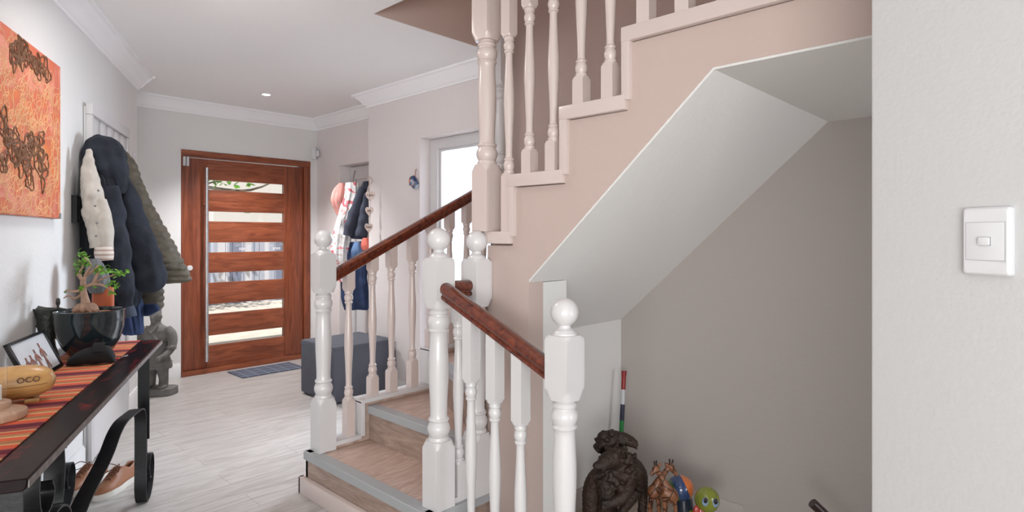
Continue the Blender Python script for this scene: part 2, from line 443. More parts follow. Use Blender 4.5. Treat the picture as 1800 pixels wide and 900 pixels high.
step([(-1.70, 1.83), (-1.41, 1.83), (-1.41, 2.96), (-1.70, 2.96)], 1.525, 1.27, [((-1.70, 2.96), (-1.70, 1.83))])
step([(-1.424, 1.83), (-1.13, 1.83), (-1.13, 2.96), (-1.424, 2.96)], 1.765, 1.5, [((-1.424, 2.96), (-1.424, 1.83))])
step([(-1.145, 1.83), (1.6, 1.83), (1.6, 2.96), (-1.145, 2.96)], 2.0, 1.74, [((-1.145, 2.96), (-1.145, 1.83))])
# skirting at the foot of the first riser
bm = bm_new()
add_box(bm, Vector((SL-.022, F0-.030, 0))-iv, Vector((SR+.02, F0-.002, .085))-iv, bevel=.004)
add_box(bm, Vector((SL-.024, F0-.030, 0))-iv, Vector((SL-.002, 1.8, .085))-iv, bevel=.004)
finish('foot_skirting', bm, M_white_shade, stair)
# stepped white string cap, hall side
bm = bm_new()
zc = [(1.58, 1.755, .19, .25), (1.755, 2.215, .25, .435), (2.215, 2.62, .43, .65), (2.62, 2.96, .65, .88)]
add_prism(bm, rel([(-2.855, 1.58, .0), (-2.855, 1.58, .235), (-2.855, 1.755, .235), (-2.855, 1.755, .42), (-2.855, 2.215, .42), (-2.855, 2.215, .635),
                   (-2.855, 2.62, .635), (-2.855, 2.62, .865), (-2.855, 2.96, .865), (-2.855, 2.96, 0)]), (.07, 0, 0))
finish('string', bm, M_tread, stair, smooth=False)
bm = bm_new()
for y0, y1, za, zb in zc:
    add_box(bm, Vector((-2.865, y0-.012, zb-.022))-iv, Vector((-2.765, y1-.012, zb))-iv, bevel=.004)
    add_box(bm, Vector((-2.862, y0-.012, za-.01))-iv, Vector((-2.768, y0+.012, zb-.01))-iv, bevel=.003)
finish('string_cap', bm, M_white, stair)
# white caps, pink shade in their colour, on the stair string wall, stairwell side
bm = bm_new()
cz = [(-1.91, -1.70, 1.33), (-1.70, -1.424, 1.565), (-1.424, -1.145, 1.805), (-1.145, 1.6, 2.04)]
for i, (x0, x1, z) in enumerate(cz):
    add_box(bm, Vector((x0-.014, SY-.022, z-.052))-iv, Vector((x1, SY+.10, z))-iv, bevel=.004)
    if i: add_box(bm, Vector((x0-.014, SY-.020, cz[i-1][2]-.02))-iv, Vector((x0+.020, SY+.10, z-.01))-iv, bevel=.003)
finish('wall_cap', bm, M_white_shade, stair)
# low curb under the lounge-side balusters
bm = bm_new()
add_prism(bm, rel([(-1.84, 1.505, -.15), (-1.84, 1.505, .19), (-1.28, 1.505, -.04), (-1.28, 1.505, -.15)]), (0, .08, 0))
add_box(bm, Vector((-1.90, 1.59, .205))-iv, Vector((-1.85, 1.70, .235))-iv)
finish('curb', bm, M_white, stair, smooth=False)

# ---------------------------------------------------------------- newels, balusters, handrails
TUR = [(.000, .042), (.010, .042), (.0155, .040), (.0165, .036), (.025, .041), (.037, .0455), (.049, .0465), (.060, .044), (.074, .037), (.0765, .036),
       (.079, .041), (.084, .043), (.089, .041), (.092, .0365), (.100, .0345), (.13, .0345), (.18, .0365), (.24, .0395), (.29, .0405), (.34, .0395), (.38, .037), (.42, .0355),
       (.434, .0365), (.440, .040), (.445, .0430), (.450, .040), (.453, .036), (.460, .040), (.472, .0445), (.484, .0452), (.497, .042),
       (.505, .036), (.510, .036), (.513, .040), (.520, .041), (.527, .038), (.531, .034), (.536, .036)]
def newel_profile(base, block, ball=True, hw=.0467):
    c = hw*1.4142
    p = [(0, hw, c), (base-.030, hw, c), (base-.029, hw, c*.985), (base-.020, hw, c*.93), (base-.010, hw, c*.86), (base, hw, c*.78)]
    p += [(base+.001, 0, hw*.90)]
    p += [(base+h, 0, r) for h, r in TUR]
    z = base+.536
    p += [(z+.001, hw, c*.76), (z+.012, hw, c*.84), (z+.024, hw, c*.92), (z+.035, hw, c*.985), (z+.036, hw, c), (z+block-.018, hw, c), (z+block-.008, hw, c*.95), (z+block, hw, c*.80)]
    z += block
    if ball:
        p += [(z+.001, 0, .041), (z+.006, 0, .0405), (z+.010, 0, .036), (z+.015, 0, .033), (z+.018, 0, .027), (z+.023, 0, .022), (z+.027, 0, .021)]
        zc_ = z+.074
        for a in range(-64, 91, 11): p.append((zc_+.047*math.sin(math.radians(a)), 0, max(.0015, .047*math.cos(math.radians(a)))))
        p.append((zc_+.047, 0, .0005))
    return p
def newel(parent, x, y, z, base=.27, block=.203, ball=True, m=None):
    bm = bm_new(); o = Vector(parent.location)
    add_post(bm, newel_profile(base, block, ball), (x-o.x, y-o.y, z-o.z), 48)
    return finish('newel_post', bm, m or M_white, parent, angle=28)
BT = [(0, .022), (.006, .023), (.010, .0225), (.012, .018), (.020, .0215), (.032, .0238), (.044, .0215), (.052, .0175), (.054, .0205), (.058, .0218), (.062, .0195),
      (.066, .0160), (.075, .0148), (.12, .0155), (.18, .0180), (.24, .0212), (.285, .0228), (.33, .0222), (.39, .0190), (.45, .0162), (.495, .0150),
      (.502, .0162), (.506, .0212), (.511, .0212), (.515, .0175), (.522, .0208), (.534, .0238), (.546, .0210), (.552, .0178), (.556, .0215), (.566, .0222), (.570, .021)]
def baluster(parent, x, y, z0, base, ztop, m=None, shear=(0, 0)):
    """base block height, total up to ztop"""
    hw = .0245; c = hw*1.4142
    p = [(0, hw, c), (base-.010, hw, c), (base-.0098, hw, c*.97), (base-.005, hw, c*.90), (base, hw, c*.82)] + [(base+.0005+h, 0, r) for h, r in BT]
    zt = base+.571
    p += [(zt+.001, hw, c*.78), (zt+.007, hw, c*.88), (zt+.013, hw, c*.97), (zt+.0132, hw, c), (ztop-z0, hw, c)]
    bm = bm_new(); o = Vector(parent.location); add_post(bm, p, (x-o.x, y-o.y, z0-o.z), 32, shear)
    return finish('baluster', bm, m or M_white, parent, angle=28)
RP = [(-.020, -.034), (.020, -.034), (.026, -.030), (.027, -.020), (.022, -.016), (.022, -.010), (.029, -.004), (.032, .006), (.031, .016), (.025, .026), (.014, .032), (0, .034),
      (-.014, .032), (-.025, .026), (-.031, .016), (-.032, .006), (-.029, -.004), (-.022, -.010), (-.022, -.016), (-.027, -.020), (-.026, -.030)]
def handrail(parent, a, b, m=None):
    a = Vector(a)-Vector(parent.location); b = Vector(b)-Vector(parent.location)
    t = (b-a); side = Vector((t.y, -t.x, 0)).normalized(); up = Vector((0, 0, 1))
    bm = bm_new(); add_rings(bm, [[a+side*u+up*v for u, v in RP], [b+side*u+up*v for u, v in RP]])
    return finish('handrail', bm, m or M_rail, parent, angle=40)

# hall-side balustrade
B1 = empty('stair_balustrade', (-2.81, 1.545, .21), 'white turned balustrade between stair and hall, dark rail rising from ball-topped post', 'balustrade')
newel(B1, -2.81, 1.545, .213)
def r1(y): return 1.104+.477*(y-1.60)
handrail(B1, (-2.81, 1.59, r1(1.59)), (-2.81, 2.79, r1(2.79)))
for y, z, bs in [(1.691, .25, .20), (1.839, .435, .11), (1.963, .435, .125), (2.109, .435, .158), (2.244, .65, .11), (2.391, .65, .13), (2.532, .65, .17), (2.68, .88, .11)]:
    baluster(B1, -2.81, y, z-.002, bs, r1(y)-.031, m=M_white_shade, shear=(0, .477))
newel(B1, -2.81, 2.84, .878, base=.90, block=.5, ball=False)
# lounge-side balustrade
B2 = empty('stair_balustrade', (-1.231, 1.545, -.15), 'white balustrade with three ball-topped posts and a short dark rail sloping down', 'balustrade')
newel(B2, -1.883, 1.545, .213)
newel(B2, -1.231, 1.545, -.15, base=.385, block=.213)
newel(B2, -1.8675, 1.7415, .213, base=.26)
handrail(B2, (-1.838, 1.545, 1.090), (-1.277, 1.545, .852))
handrail(B2, (-1.880, 1.590, 1.092), (-1.872, 1.697, 1.092))
for x in (-1.688, -1.558, -1.429):
    zr = 1.090-.424*(x+1.838)*1.0
    baluster(B2, x, 1.545, .14-.41*(x+1.84), .10, zr-.031, shear=(-.424, 0))
baluster(B2, -1.876, 1.645, .235, .14, 1.062)
# upper balustrade on the stair wall
B3 = empty('stair_balustrade', (-1.86, 1.80, 1.33), 'white pink-shaded upper balustrade standing on the stepped stair wall, tall square-based newel', 'balustrade')
newel(B3, -1.8645, 1.80, 1.33, base=.29, block=.60, ball=False, m=M_white_shade)
def r3(x): return 2.45+.85*(x+1.73) if x < -1.145 else 2.45+.85*.585
for x, z, bs in [(-1.7306, 1.33, .245), (-1.615, 1.565, .10), (-1.489, 1.565, .12), (-1.3536, 1.805, .105), (-1.223, 1.805, .13), (-1.076, 2.04, .10), (-.932, 2.04, .10), (-.79, 2.04, .10), (-.65, 2.04, .10), (-.51, 2.04, .10)]:
    baluster(B3, x, 1.80, z-.002, bs, max(r3(x), z+bs+.65), m=M_white_shade)
handrail(B3, (-1.82, 1.80, r3(-1.82)), (-1.145, 1.80, r3(-1.145))); handrail(B3, (-1.145, 1.80, r3(-1.1)), (1.5, 1.80, r3(0)))

# ---------------------------------------------------------------- front door
door = empty('door_1', (DX, dy0, 0)); door['kind'] = 'structure'
dv = Vector(door.location)
def dbox(name, y0, y1, z0, z1, x0, x1, m, bev=.003, parent=None):
    bm = bm_new(); add_box(bm, Vector((x0, y0, z0))-dv, Vector((x1, y1, z1))-dv, bevel=bev); return finish(name, bm, m, parent or door)
fx0, fx1 = DX-.14, DX+.012
dbox('frame', dy0, dy1, 2.055, dz1-.004, fx0, fx1, M_door)
dbox('frame', 3.085, dy1-.002, 0, 2.055, fx0, fx1, M_doorv)
dbox('frame', dy0+.001, dy0+.022, .02, 2.055, fx0, fx1-.008, M_doorv)
dbox('threshold', dy0+.001, dy1-.002, 0, .045, fx0, fx1+.012, M_door)
lx0, lx1 = DX-.06, DX-.008
dbox('stile', dy0+.025, 2.111, .05, 2.045, lx0, lx1, M_doorv); dbox('stile', 2.871, 3.078, .05, 2.045, lx0, lx1, M_doorv)
sz = [1.803, 1.500, 1.200, .908, .606, .305]; top = 2.045
for z in sz:
    dbox('rail', 2.108, 2.874, z+.048, top, lx0+.004, lx1-.004, M_door)
    g = dbox('glass_pane', 2.112, 2.870, z-.047, z+.047, DX-.037, DX-.031, M_glass, 0)
    top = z-.048
dbox('rail', 2.108, 2.874, .05, top, lx0+.004, lx1-.004, M_door)
bm = bm_new()
add_tube(bm, [Vector((DX+.055, 2.085, .12))-dv, Vector((DX+.055, 2.085, 1.96))-dv], .015, 20)
for z in (.45, 1.6): add_tube(bm, [Vector((DX-.008, 2.085, z))-dv, Vector((DX+.055, 2.085, z))-dv], .009, 12)
finish('handle', bm, M_steel, door)
bm = bm_new(); M90 = Matrix.Rotation(PI/2, 4, 'Y')
add_lathe(bm, [(0, .026), (.006, .026), (.012, .022), (.013, .0)], Vector((DX-.008, 1.955, 1.01))-dv, 20, M90); finish('lock_cylinder', bm, M_plastic, door)
for i in range(2): dbox('alarm_contact', 1.892+i*.03, 1.912+i*.03, 1.965, 2.052, DX-.008, DX+.018, M_plastic, .002)
M_letter = mat('white_letter', srgb(240, 240, 244), .5)
RM = Matrix.Rotation(PI/2, 4, 'Z') @ Matrix.Rotation(PI/2, 4, 'X')
for y in (2.455, 2.80):
    text_obj('lettering', 'CAPE TOWN', .042, Matrix.Translation(Vector((DX-.0305, y, 1.224))-dv) @ RM @ Matrix.Diagonal((.62, 1, 1, 1)), M_letter, door)
    text_obj('lettering', '8088', .050, Matrix.Translation(Vector((DX-.0305, y, 1.181))-dv) @ RM @ Matrix.Diagonal((.8, .8, 1, 1)), M_letter, door)

# outside the front door
M_pave = mat('garden_paving', srgb(214, 204, 192), .8, var=.12, vscale=4)
M_fence = bpy.data.materials.new('painted_gate_boards'); M_fence.use_nodes = True
nt = M_fence.node_tree; N = nt.nodes; L = nt.links; b = N['Principled BSDF']; b.inputs['Roughness'].default_value = .8
tc = N.new('ShaderNodeTexCoord'); mp = N.new('ShaderNodeMapping'); mp.inputs['Scale'].default_value = (0, 2.2, 0); L.new(tc.outputs['Object'], mp.inputs['Vector'])
n = N.new('ShaderNodeTexNoise'); n.inputs['Scale'].default_value = 1.6; n.inputs['Detail'].default_value = 4; L.new(mp.outputs['Vector'], n.inputs['Vector'])
r = N.new('ShaderNodeValToRGB'); r.color_ramp.interpolation = 'CONSTANT'; e = r.color_ramp.elements
e[0].color = (*srgb(120, 128, 150), 1); e[1].position = .46; e[1].color = (*srgb(170, 176, 192), 1); x = e.new(.55); x.color = (*srgb(206, 206, 214), 1)
L.new(n.outputs['Fac'], r.inputs['Fac']); L.new(r.outputs['Color'], b.inputs['Base Color'])
bm = bm_new(); add_box(bm, (-16, -6, -.2), (DX-.22, 14, -.005)); struct('floor', bm, M_pave)
bm = bm_new(); y = 1.0
while y < 9.0:
    w = random.choice((.12, .2, .3)); add_box(bm, (-12-random.choice((0, .03)), y, 0), (-11.9, y+w, 1.35)); y += w+.012
gate = tag(finish('garden_gate', bm, M_fence), 'blue-grey vertical boarded gate outside, seen through the door slots', 'gate')
bm = bm_new(); add_box(bm, (-14.2, -6, -.01), (-14, 14, 4)); o = struct('wall_outside', bm, mat('outside_render', srgb(226, 222, 216), .9))
M_leaf = mat('green_leaf', srgb(96, 150, 42), .45, var=.35, vscale=40)
M_leaf_dk = mat('dark_green_leaf', srgb(58, 96, 34), .5, var=.4, vscale=40)
def leaf(bm, c, size, rnd, bend=.25):
    a = Matrix.Rotation(rnd.uniform(0, 2*PI), 3, 'Z') @ Matrix.Rotation(rnd.uniform(-.9, .9), 3, 'X') @ Matrix.Rotation(rnd.uniform(-.5, .5), 3, 'Y')
    pts = [(0, -.5, 0), (.28, -.22, .05), (.32, .1, .05), (.16, .38, 0), (0, .52, -bend*.3), (-.16, .38, 0), (-.32, .1, .05), (-.28, -.22, .05)]
    vs = [bm.verts.new(Vector(c)+(a @ (Vector(p)*size))) for p in pts]
    mid = bm.verts.new(Vector(c)+(a @ Vector((0, 0, -.04*size))))
    for i in range(8): bm.faces.new((vs[i], vs[(i+1) % 8], mid))
rnd = random.Random(3)
tr = empty('garden_tree', (-10.4, 3.1, 0), 'small green tree outside, leaves showing in the top door slot', 'tree')
bm = bm_new(); add_tube(bm, [(0, 0, 0), (.05, .05, 1.4), (-.05, .4, 2.1), (0, 1.3, 2.35)], [.03, .022, .016, .008], 8, 4); add_tube(bm, [(0, .45, 2.12), (.1, 1.2, 2.1), (.1, 1.9, 2.45)], [.03, .02, .01], 8, 4)
finish('branch', bm, mat('tree_bark', srgb(120, 108, 96), .9), tr)
bm = bm_new()
for i in range(260): leaf(bm, (rnd.uniform(-.5, .5), rnd.gauss(.65, .42), rnd.gauss(2.42, .20)), rnd.uniform(.08, .15), rnd)
finish('foliage', bm, M_leaf, tr, smooth=False)

# ---------------------------------------------------------------- doorways
d2 = empty('door_2', (ox0, BY+.28, 0)); d2['kind'] = 'structure'; v2 = Vector(d2.location)
bm = bm_new()
for a, b_ in [((ox0+.002, BY+.10, 0), (ox0+.10, BY+.16, oz1-.002)), ((ox1-.10, BY+.10, 0), (ox1-.002, BY+.16, oz1-.002)), ((ox0+.1, BY+.10, oz1-.085), (ox1-.1, BY+.16, oz1-.002)),
              ((ox0+.10, BY+.12, 0), (ox0+.125, BY+.17, oz1-.085)), ((ox1-.125, BY+.12, 0), (ox1-.10, BY+.17, oz1-.085)), ((ox0+.125, BY+.12, oz1-.105), (ox1-.125, BY+.17, oz1-.085))]:
    add_box(bm, Vector(a)-v2, Vector(b_)-v2, bevel=.003)
finish('frame', bm, M_white, d2)
bm = bm_new()
add_box(bm, Vector((ox0-.005, BY-.014, 0))-v2, Vector((ox0+.028, BY, oz1+.02))-v2); 
bm.free()
M_side = mat('side_room_paint', srgb(232, 236, 244), .8)
bm = bm_new(); add_box(bm, (-5.2, 4.9, -.1), (-1.6, 5.0, 2.7)); add_box(bm, (-5.3, 3.45, -.1), (-5.2, 5, 2.7)); add_box(bm, (-1.6, 3.25, -.1), (-1.5, 5, 2.7)); struct('wall_side_room', bm, M_side)
bm = bm_new(); add_box(bm, (-5.3, 3.45, 2.7), (-1.5, 5, 2.75)); struct('ceiling', bm, M_ceil)
bm = bm_new(); add_box(bm, (-5.3, 3.5, -.12), (-1.5, 5, 0)); struct('floor', bm, M_floor)
d3 = empty('door_3', (-5.55, NY+.2, 0)); d3['kind'] = 'structure'; v3 = Vector(d3.location)
bm = bm_new(); add_box(bm, Vector((-5.556, NY+.14, 0))-v3, Vector((-4.752, NY+.18, 2.038))-v3)
finish('door_leaf', bm, M_white, d3)
bm = bm_new()
for x0, x1, z0, z1 in [(-5.55, -5.46, .02, 2.03), (-4.85, -4.76, .02, 2.03), (-5.46, -4.85, 1.90, 2.03), (-5.46, -4.85, .02, .25), (-5.46, -4.85, .95, 1.08)]:
    add_box(bm, Vector((x0, NY+.12, z0))-v3, Vector((x1, NY+.141, z1))-v3, bevel=.003)
finish('door_frame', bm, M_white, d3)

# ---------------------------------------------------------------- fittings
sw = empty('light_switch', RE+RD*.2115+Vector((0, 0, 1.301)), 'white single light switch on the textured right-hand wall', 'light switch')
MS = Matrix(((RD.x, -RN.x, 0, 0), (RD.y, -RN.y, 0, 0), (0, 0, 1, 0), (0, 0, 0, 1)))
bm = bm_new()   # pillowed surround
W2, H2 = .0375, .0595
def rrect(w, h, r_, d):
    out = []
    for cx, cz, a0 in ((w-r_, h-r_, 0), (-(w-r_), h-r_, 90), (-(w-r_), -(h-r_), 180), (w-r_, -(h-r_), 270)):
        for k in range(6): a_ = math.radians(a0+18*k); out.append((cx+r_*math.cos(a_), -d, cz+r_*math.sin(a_)))
    return out
R = add_rings(bm, [rrect(W2*k, H2*kk, .006*k3, d) for k, kk, k3, d in ((1, 1, 1, 0), (1, 1, 1, .005), (.985, .99, .95, .0075), (.95, .965, .9, .0102), (.90, .93, .8, .0122), (.85, .86, .6, .0132), (.82, .62, .3, .0128))], caps=False); bm.faces.new(R[-1])
bmesh.ops.transform(bm, matrix=MS, verts=bm.verts); finish('surround', bm, M_plastic, sw, angle=25)
bm = bm_new(); add_box(bm, (-.0297, -.0134, -.0332), (.0297, -.009, .0332)); bmesh.ops.transform(bm, matrix=MS, verts=bm.verts); finish('seam', bm, M_gap, sw)
bm = bm_new(); add_box(bm, (-.0293, -.0139, -.0328), (.0293, -.009, .0328), bevel=.0006); bmesh.ops.transform(bm, matrix=MS, verts=bm.verts); finish('face_plate', bm, M_plastic, sw)
bm = bm_new(); add_box(bm, (-.0092, -.0142, -.0076), (.0092, -.0125, .0076), bevel=.0007); bmesh.ops.transform(bm, matrix=MS, verts=bm.verts); finish('toggle_recess', bm, M_gap, sw)
bm = bm_new(); add_box(bm, (-.0088, -.0195, -.0072), (.0088, -.0138, .0072), bevel=.0027); bmesh.ops.transform(bm, matrix=MS, verts=bm.verts); finish('toggle', bm, M_plastic, sw)

dl = empty('downlight', (-5.23, 2.322, CE), 'small lit recessed downlight in the hall ceiling', 'light')
bm = bm_new(); add_lathe(bm, [(0, .030), (-.004, .045), (-.006, .043), (-.003, .034), (.0, .031)], n=32, caps=False); finish('rim', bm, M_plastic, dl)
me_ = bpy.data.materials.new('lamp_glow'); me_.use_nodes = True; b = me_.node_tree.nodes['Principled BSDF']; b.inputs['Emission Color'].default_value = (1, .98, .95, 1); b.inputs['Emission Strength'].default_value = 14
bm = bm_new(); add_lathe(bm, [(-.0015, .033), (-.003, .030), (-.0035, .001)], n=24); finish('lamp', bm, me_, dl)
l = bpy.data.lights.new('downlight_beam', 'SPOT'); l.energy = 150; l.spot_size = 1.9; l.spot_blend = .8; l.shadow_soft_size = .04
lo = bpy.data.objects.new('downlight_beam', l); COL.objects.link(lo); lo.location = (-5.23, 2.322, CE-.03)

al = empty('motion_sensor', (DX+.06, NY-.06, 2.20), 'small white alarm motion sensor high in the hall corner', 'alarm sensor', rot=math.radians(-45))
bm = bm_new(); add_box(bm, (-.032, -.022, -.065), (.032, .022, .065), bevel=.010); finish('sensor_body', bm, M_plastic, al)
bm = bm_new(); add_box(bm, (-.024, -.028, -.05), (.024, -.018, -.002), bevel=.006); finish('lens', bm, M_gap if False else M_skirt, al)
bm = bm_new(); add_box(bm, (-.012, .018, -.03), (.012, .05, .03)); finish('bracket', bm, M_plastic, al)

# doormat
bm = bm_new(); add_box(bm, (-5.91, 2.25, 0), (-5.56, 2.86, .010), bevel=.003)
mm = mat('doormat_pile', srgb(82, 88, 104), .95, bump=.4, bscale=300)
nt = mm.node_tree; N = nt.nodes; L = nt.links
tc = N.new('ShaderNodeTexCoord'); br = N.new('ShaderNodeTexBrick'); br.offset = 0; br.inputs['Scale'].default_value = 1; br.inputs['Brick Width'].default_value = .10
br.inputs['Row Height'].default_value = .10; br.inputs['Mortar Size'].default_value = .003; br.inputs['Color1'].default_value = (*srgb(84, 90, 108), 1); br.inputs['Color2'].default_value = (*srgb(92, 98, 114), 1); br.inputs['Mortar'].default_value = (*srgb(150, 156, 166), 1)
L.new(tc.outputs['Object'], br.inputs['Vector']); L.new(br.outputs['Color'], N['Principled BSDF'].inputs['Base Color'])
tag(finish('doormat', bm, mm), 'dark blue-grey checked doormat inside the wooden front door', 'doormat')

# ottoman
ot = empty('ottoman', (-4.43, 2.66, 0), 'dark grey fabric cube ottoman behind the hall-side balustrade', 'ottoman')
M_ott = mat('ottoman_fabric', srgb(84, 86, 96), .9, bump=.15, bscale=260, var=.08, vscale=8)
bm = bm_new(); add_box(bm, (-.27, -.285, .012), (.27, .285, .45), bevel=.022); finish('box', bm, M_ott, ot)
bm = bm_new(); add_tube(bm, [(-.27, -.285, .418), (.27, -.285, .418), (.27, .285, .418), (-.27, .285, .418), (-.27, -.285, .418)], .0028, 6); finish('piping', bm, M_ott, ot)
for sx in (-1, 1):
    for sy in (-1, 1): bm = bm_new(); add_box(bm, (sx*.23-.02, sy*.24-.02, 0), (sx*.23+.02, sy*.24+.02, .014)); finish('foot', bm, M_iron, ot)
# ---------------------------------------------------------------- console table on the left wall
TN = Vector((-1.752, .2233, 0)); TA = math.atan2(.3999, -.9165)
M_lac = wood('black_red_lacquer', srgb(15, 12, 13), srgb(30, 16, 18), (3, 13, 10), .36, .0, .04, c3=srgb(110, 26, 28), dist=1.8)
M_lac.node_tree.nodes['Principled BSDF'].inputs['Specular IOR Level'].default_value = .12
M_lac.node_tree.nodes['Color Ramp'].color_ramp.elements[1].position = .56; M_lac.node_tree.nodes['Color Ramp'].color_ramp.elements[2].position = .68
tb = empty('console_table', TN, 'long dark lacquered console table with black iron scroll legs', 'table', rot=TA)
bm = bm_new()
pr = [(0, .7485), (.004, .752), (.42, .752), (.42, .722), (.012, .722), (.004, .728)]
add_rings(bm, [[(s_, t_, z_) for t_, z_ in pr] for s_ in (0, 2.0)]); bmesh.ops.bevel(bm, geom=[e for e in bm.edges if abs(e.verts[0].co.x-e.verts[1].co.x) < .01], offset=.003, segments=1, affect='EDGES')
finish('table_top', bm, M_lac, tb)
M_worn = mat('worn_edge', srgb(120, 112, 110), .5, var=.4, vscale=30)
bm = bm_new(); add_prism(bm, [(0.003, -.0012, .729), (0.003, -.0012, .7475), (1.997, -.0012, .7475), (1.997, -.0012, .729)], (0, .0022, 0)); finish('worn_edge', bm, M_worn, tb, smooth=False)
for t_ in (.045, .385):
    def sp(pts, w=.050, k=6, th=.006): strap(bm, [(a_, t_, b_) for a_, b_ in pts], w, (0, 1, 0), th, k)
    bm = bm_new(); sp([(1.74, .722), (1.74, .30)], k=0); sp([(1.74, .30), (1.735, .16), (1.70, .02)], w=.03)
    sp([(1.0, .495), (1.10, .525), (1.22, .535), (1.38, .52), (1.54, .50), (1.62, .475), (1.652, .43), (1.656, .34), (1.655, .20), (1.652, .08), (1.69, .012), (1.77, .004), (1.85, .045), (1.885, .12), (1.86, .185), (1.80, .20), (1.755, .155), (1.765, .10), (1.80, .09)])
    finish('leg', bm, M_iron, tb)
    bm = bm_new(); sp([(.035, .722), (.035, .34)], k=0); sp([(.035, .34), (.05, .12), (.09, .012), (.16, .004), (.22, .05), (.225, .12), (.17, .15), (.13, .10)])
    sp([(.035, .42), (.10, .50), (.20, .545), (.34, .55), (.42, .50), (.40, .44), (.34, .45)])
    finish('leg', bm, M_iron, tb)
    bm = bm_new(); sp([(.09, .012), (.20, .16), (.36, .33), (.585, .43), (.80, .462), (.90, .474), (1.0, .495)]); finish('stretcher', bm, M_iron, tb)
    bm = bm_new(); sp([(.16, .722), (.15, .66), (.17, .60), (.23, .585), (.27, .62), (.25, .655)]); sp([(.35, .722), (.36, .64), (.34, .56)]); finish('scroll', bm, M_iron, tb)

def TP(s_, t_, z_=.752):   # point on the table
    c, n_ = math.cos(TA), math.sin(TA); return Vector((TN.x+c*s_-n_*t_, TN.y+n_*s_+c*t_, z_))
# striped runner
m = bpy.data.materials.new('striped_runner'); m.use_nodes = True; nt = m.node_tree; N = nt.nodes; L = nt.links; b = N['Principled BSDF']; b.inputs['Roughness'].default_value = .95
tc = N.new('ShaderNodeTexCoord'); sx = N.new('ShaderNodeSeparateXYZ'); L.new(tc.outputs['Object'], sx.inputs[0])
nz = N.new('ShaderNodeTexNoise'); nz.inputs['Scale'].default_value = 30; nz.inputs['Detail'].default_value = 3; L.new(tc.outputs['Object'], nz.inputs['Vector'])
ma = N.new('ShaderNodeMath'); ma.operation = 'MULTIPLY_ADD'; ma.inputs[1].default_value = .006; L.new(nz.outputs['Fac'], ma.inputs[0]); L.new(sx.outputs['X'], ma.inputs[2])
mb = N.new('ShaderNodeMath'); mb.operation = 'MULTIPLY'; mb.inputs[1].default_value = 1/.245; L.new(ma.outputs[0], mb.inputs[0])
mc = N.new('ShaderNodeMath'); mc.operation = 'FRACT'; L.new(mb.outputs[0], mc.inputs[0])
r = N.new('ShaderNodeValToRGB'); r.color_ramp.interpolation = 'CONSTANT'; e = r.color_ramp.elements
st = [(0, (222, 92, 58)), (.13, (216, 176, 122)), (.17, (176, 116, 76)), (.29, (226, 100, 62)), (.41, (222, 186, 132)), (.45, (186, 128, 84)), (.55, (218, 84, 56)), (.64, (212, 168, 116)), (.68, (150, 72, 66)), (.80, (104, 24, 42)), (.96, (160, 78, 70))]
e[0].position = 0; e[0].color = (*srgb(*st[0][1]), 1); e[1].position = st[1][0]; e[1].color = (*srgb(*st[1][1]), 1)
for p_, c_ in st[2:]: x = e.new(p_); x.color = (*srgb(*c_), 1)
L.new(mc.outputs[0], r.inputs['Fac'])
n2 = N.new('ShaderNodeTexNoise'); n2.inputs['Scale'].default_value = 220; L.new(tc.outputs['Object'], n2.inputs['Vector'])
mx = N.new('ShaderNodeMix'); mx.data_type = 'RGBA'; mx.blend_type = 'MULTIPLY'; mx.inputs[0].default_value = .5; L.new(r.outputs['Color'], mx.inputs[6]); L.new(n2.outputs['Fac'], mx.inputs[7])
mh = N.new('ShaderNodeMix'); mh.data_type = 'RGBA'; mh.blend_type = 'ADD'; mh.inputs[0].default_value = .12; L.new(mx.outputs[2], mh.inputs[6]); L.new(r.outputs['Color'], mh.inputs[7])
L.new(mh.outputs[2], b.inputs['Base Color'])
bp = N.new('ShaderNodeBump'); bp.inputs['Strength'].default_value = .5; bp.inputs['Distance'].default_value = .003; L.new(n2.outputs['Fac'], bp.inputs['Height']); L.new(bp.outputs['Normal'], b.inputs['Normal'])
bm = bm_new(); add_box(bm, (.01, .10, .7525), (1.985, .36, .7565), bevel=.001)
ru = finish('table_runner', bm, m); ru.location = TN; ru.rotation_euler = (0, 0, TA); tag(ru, 'orange, maroon and cream striped cloth runner along the console table', 'table runner')
ZT = .7568
ROT = math.atan2(.6896, .7242)        # local x to the right as seen from the camera
def on(px, depth, z): p = P(px, 415, depth); p.z = z; return p

# potted bonsai
pc = on(158, 2.74, ZT)
M_pot = mat('dark_glazed_pot', srgb(30, 40, 44), .12, coat=.6, var=.15, vscale=6)
pot = empty('potted_bonsai', pc, 'small bonsai tree in a glossy dark green round pot on the console table', 'potted plant')
bm = bm_new(); add_lathe(bm, [(0, .070), (.004, .074), (.02, .086), (.05, .106), (.09, .123), (.13, .132), (.17, .136), (.205, .137), (.211, .139), (.215, .137), (.215, .128), (.205, .126), (.19, .125), (.18, .001)], n=48)
finish('pot', bm, M_pot, pot)
bm = bm_new(); add_lathe(bm, [(.18, .124), (.196, .122), (.200, .08), (.203, .001)], n=36); fold(bm, .006, 60)
finish('soil', bm, mat('gravel_soil', srgb(150, 112, 84), .95, bump=.6, bscale=120, var=.3, vscale=90), pot)
M_bark = mat('bonsai_bark', srgb(168, 136, 116), .85, bump=.4, bscale=90, var=.25, vscale=30)
def pl(px, py, dd=0): return P(px, py, 2.74+dd)-pc
bm = bm_new(); rnd = random.Random(5)
add_tube(bm, [pl(152, 548), pl(150, 530), pl(147, 512), pl(146, 495)], [.026, .018, .013, .011], 12, 4)
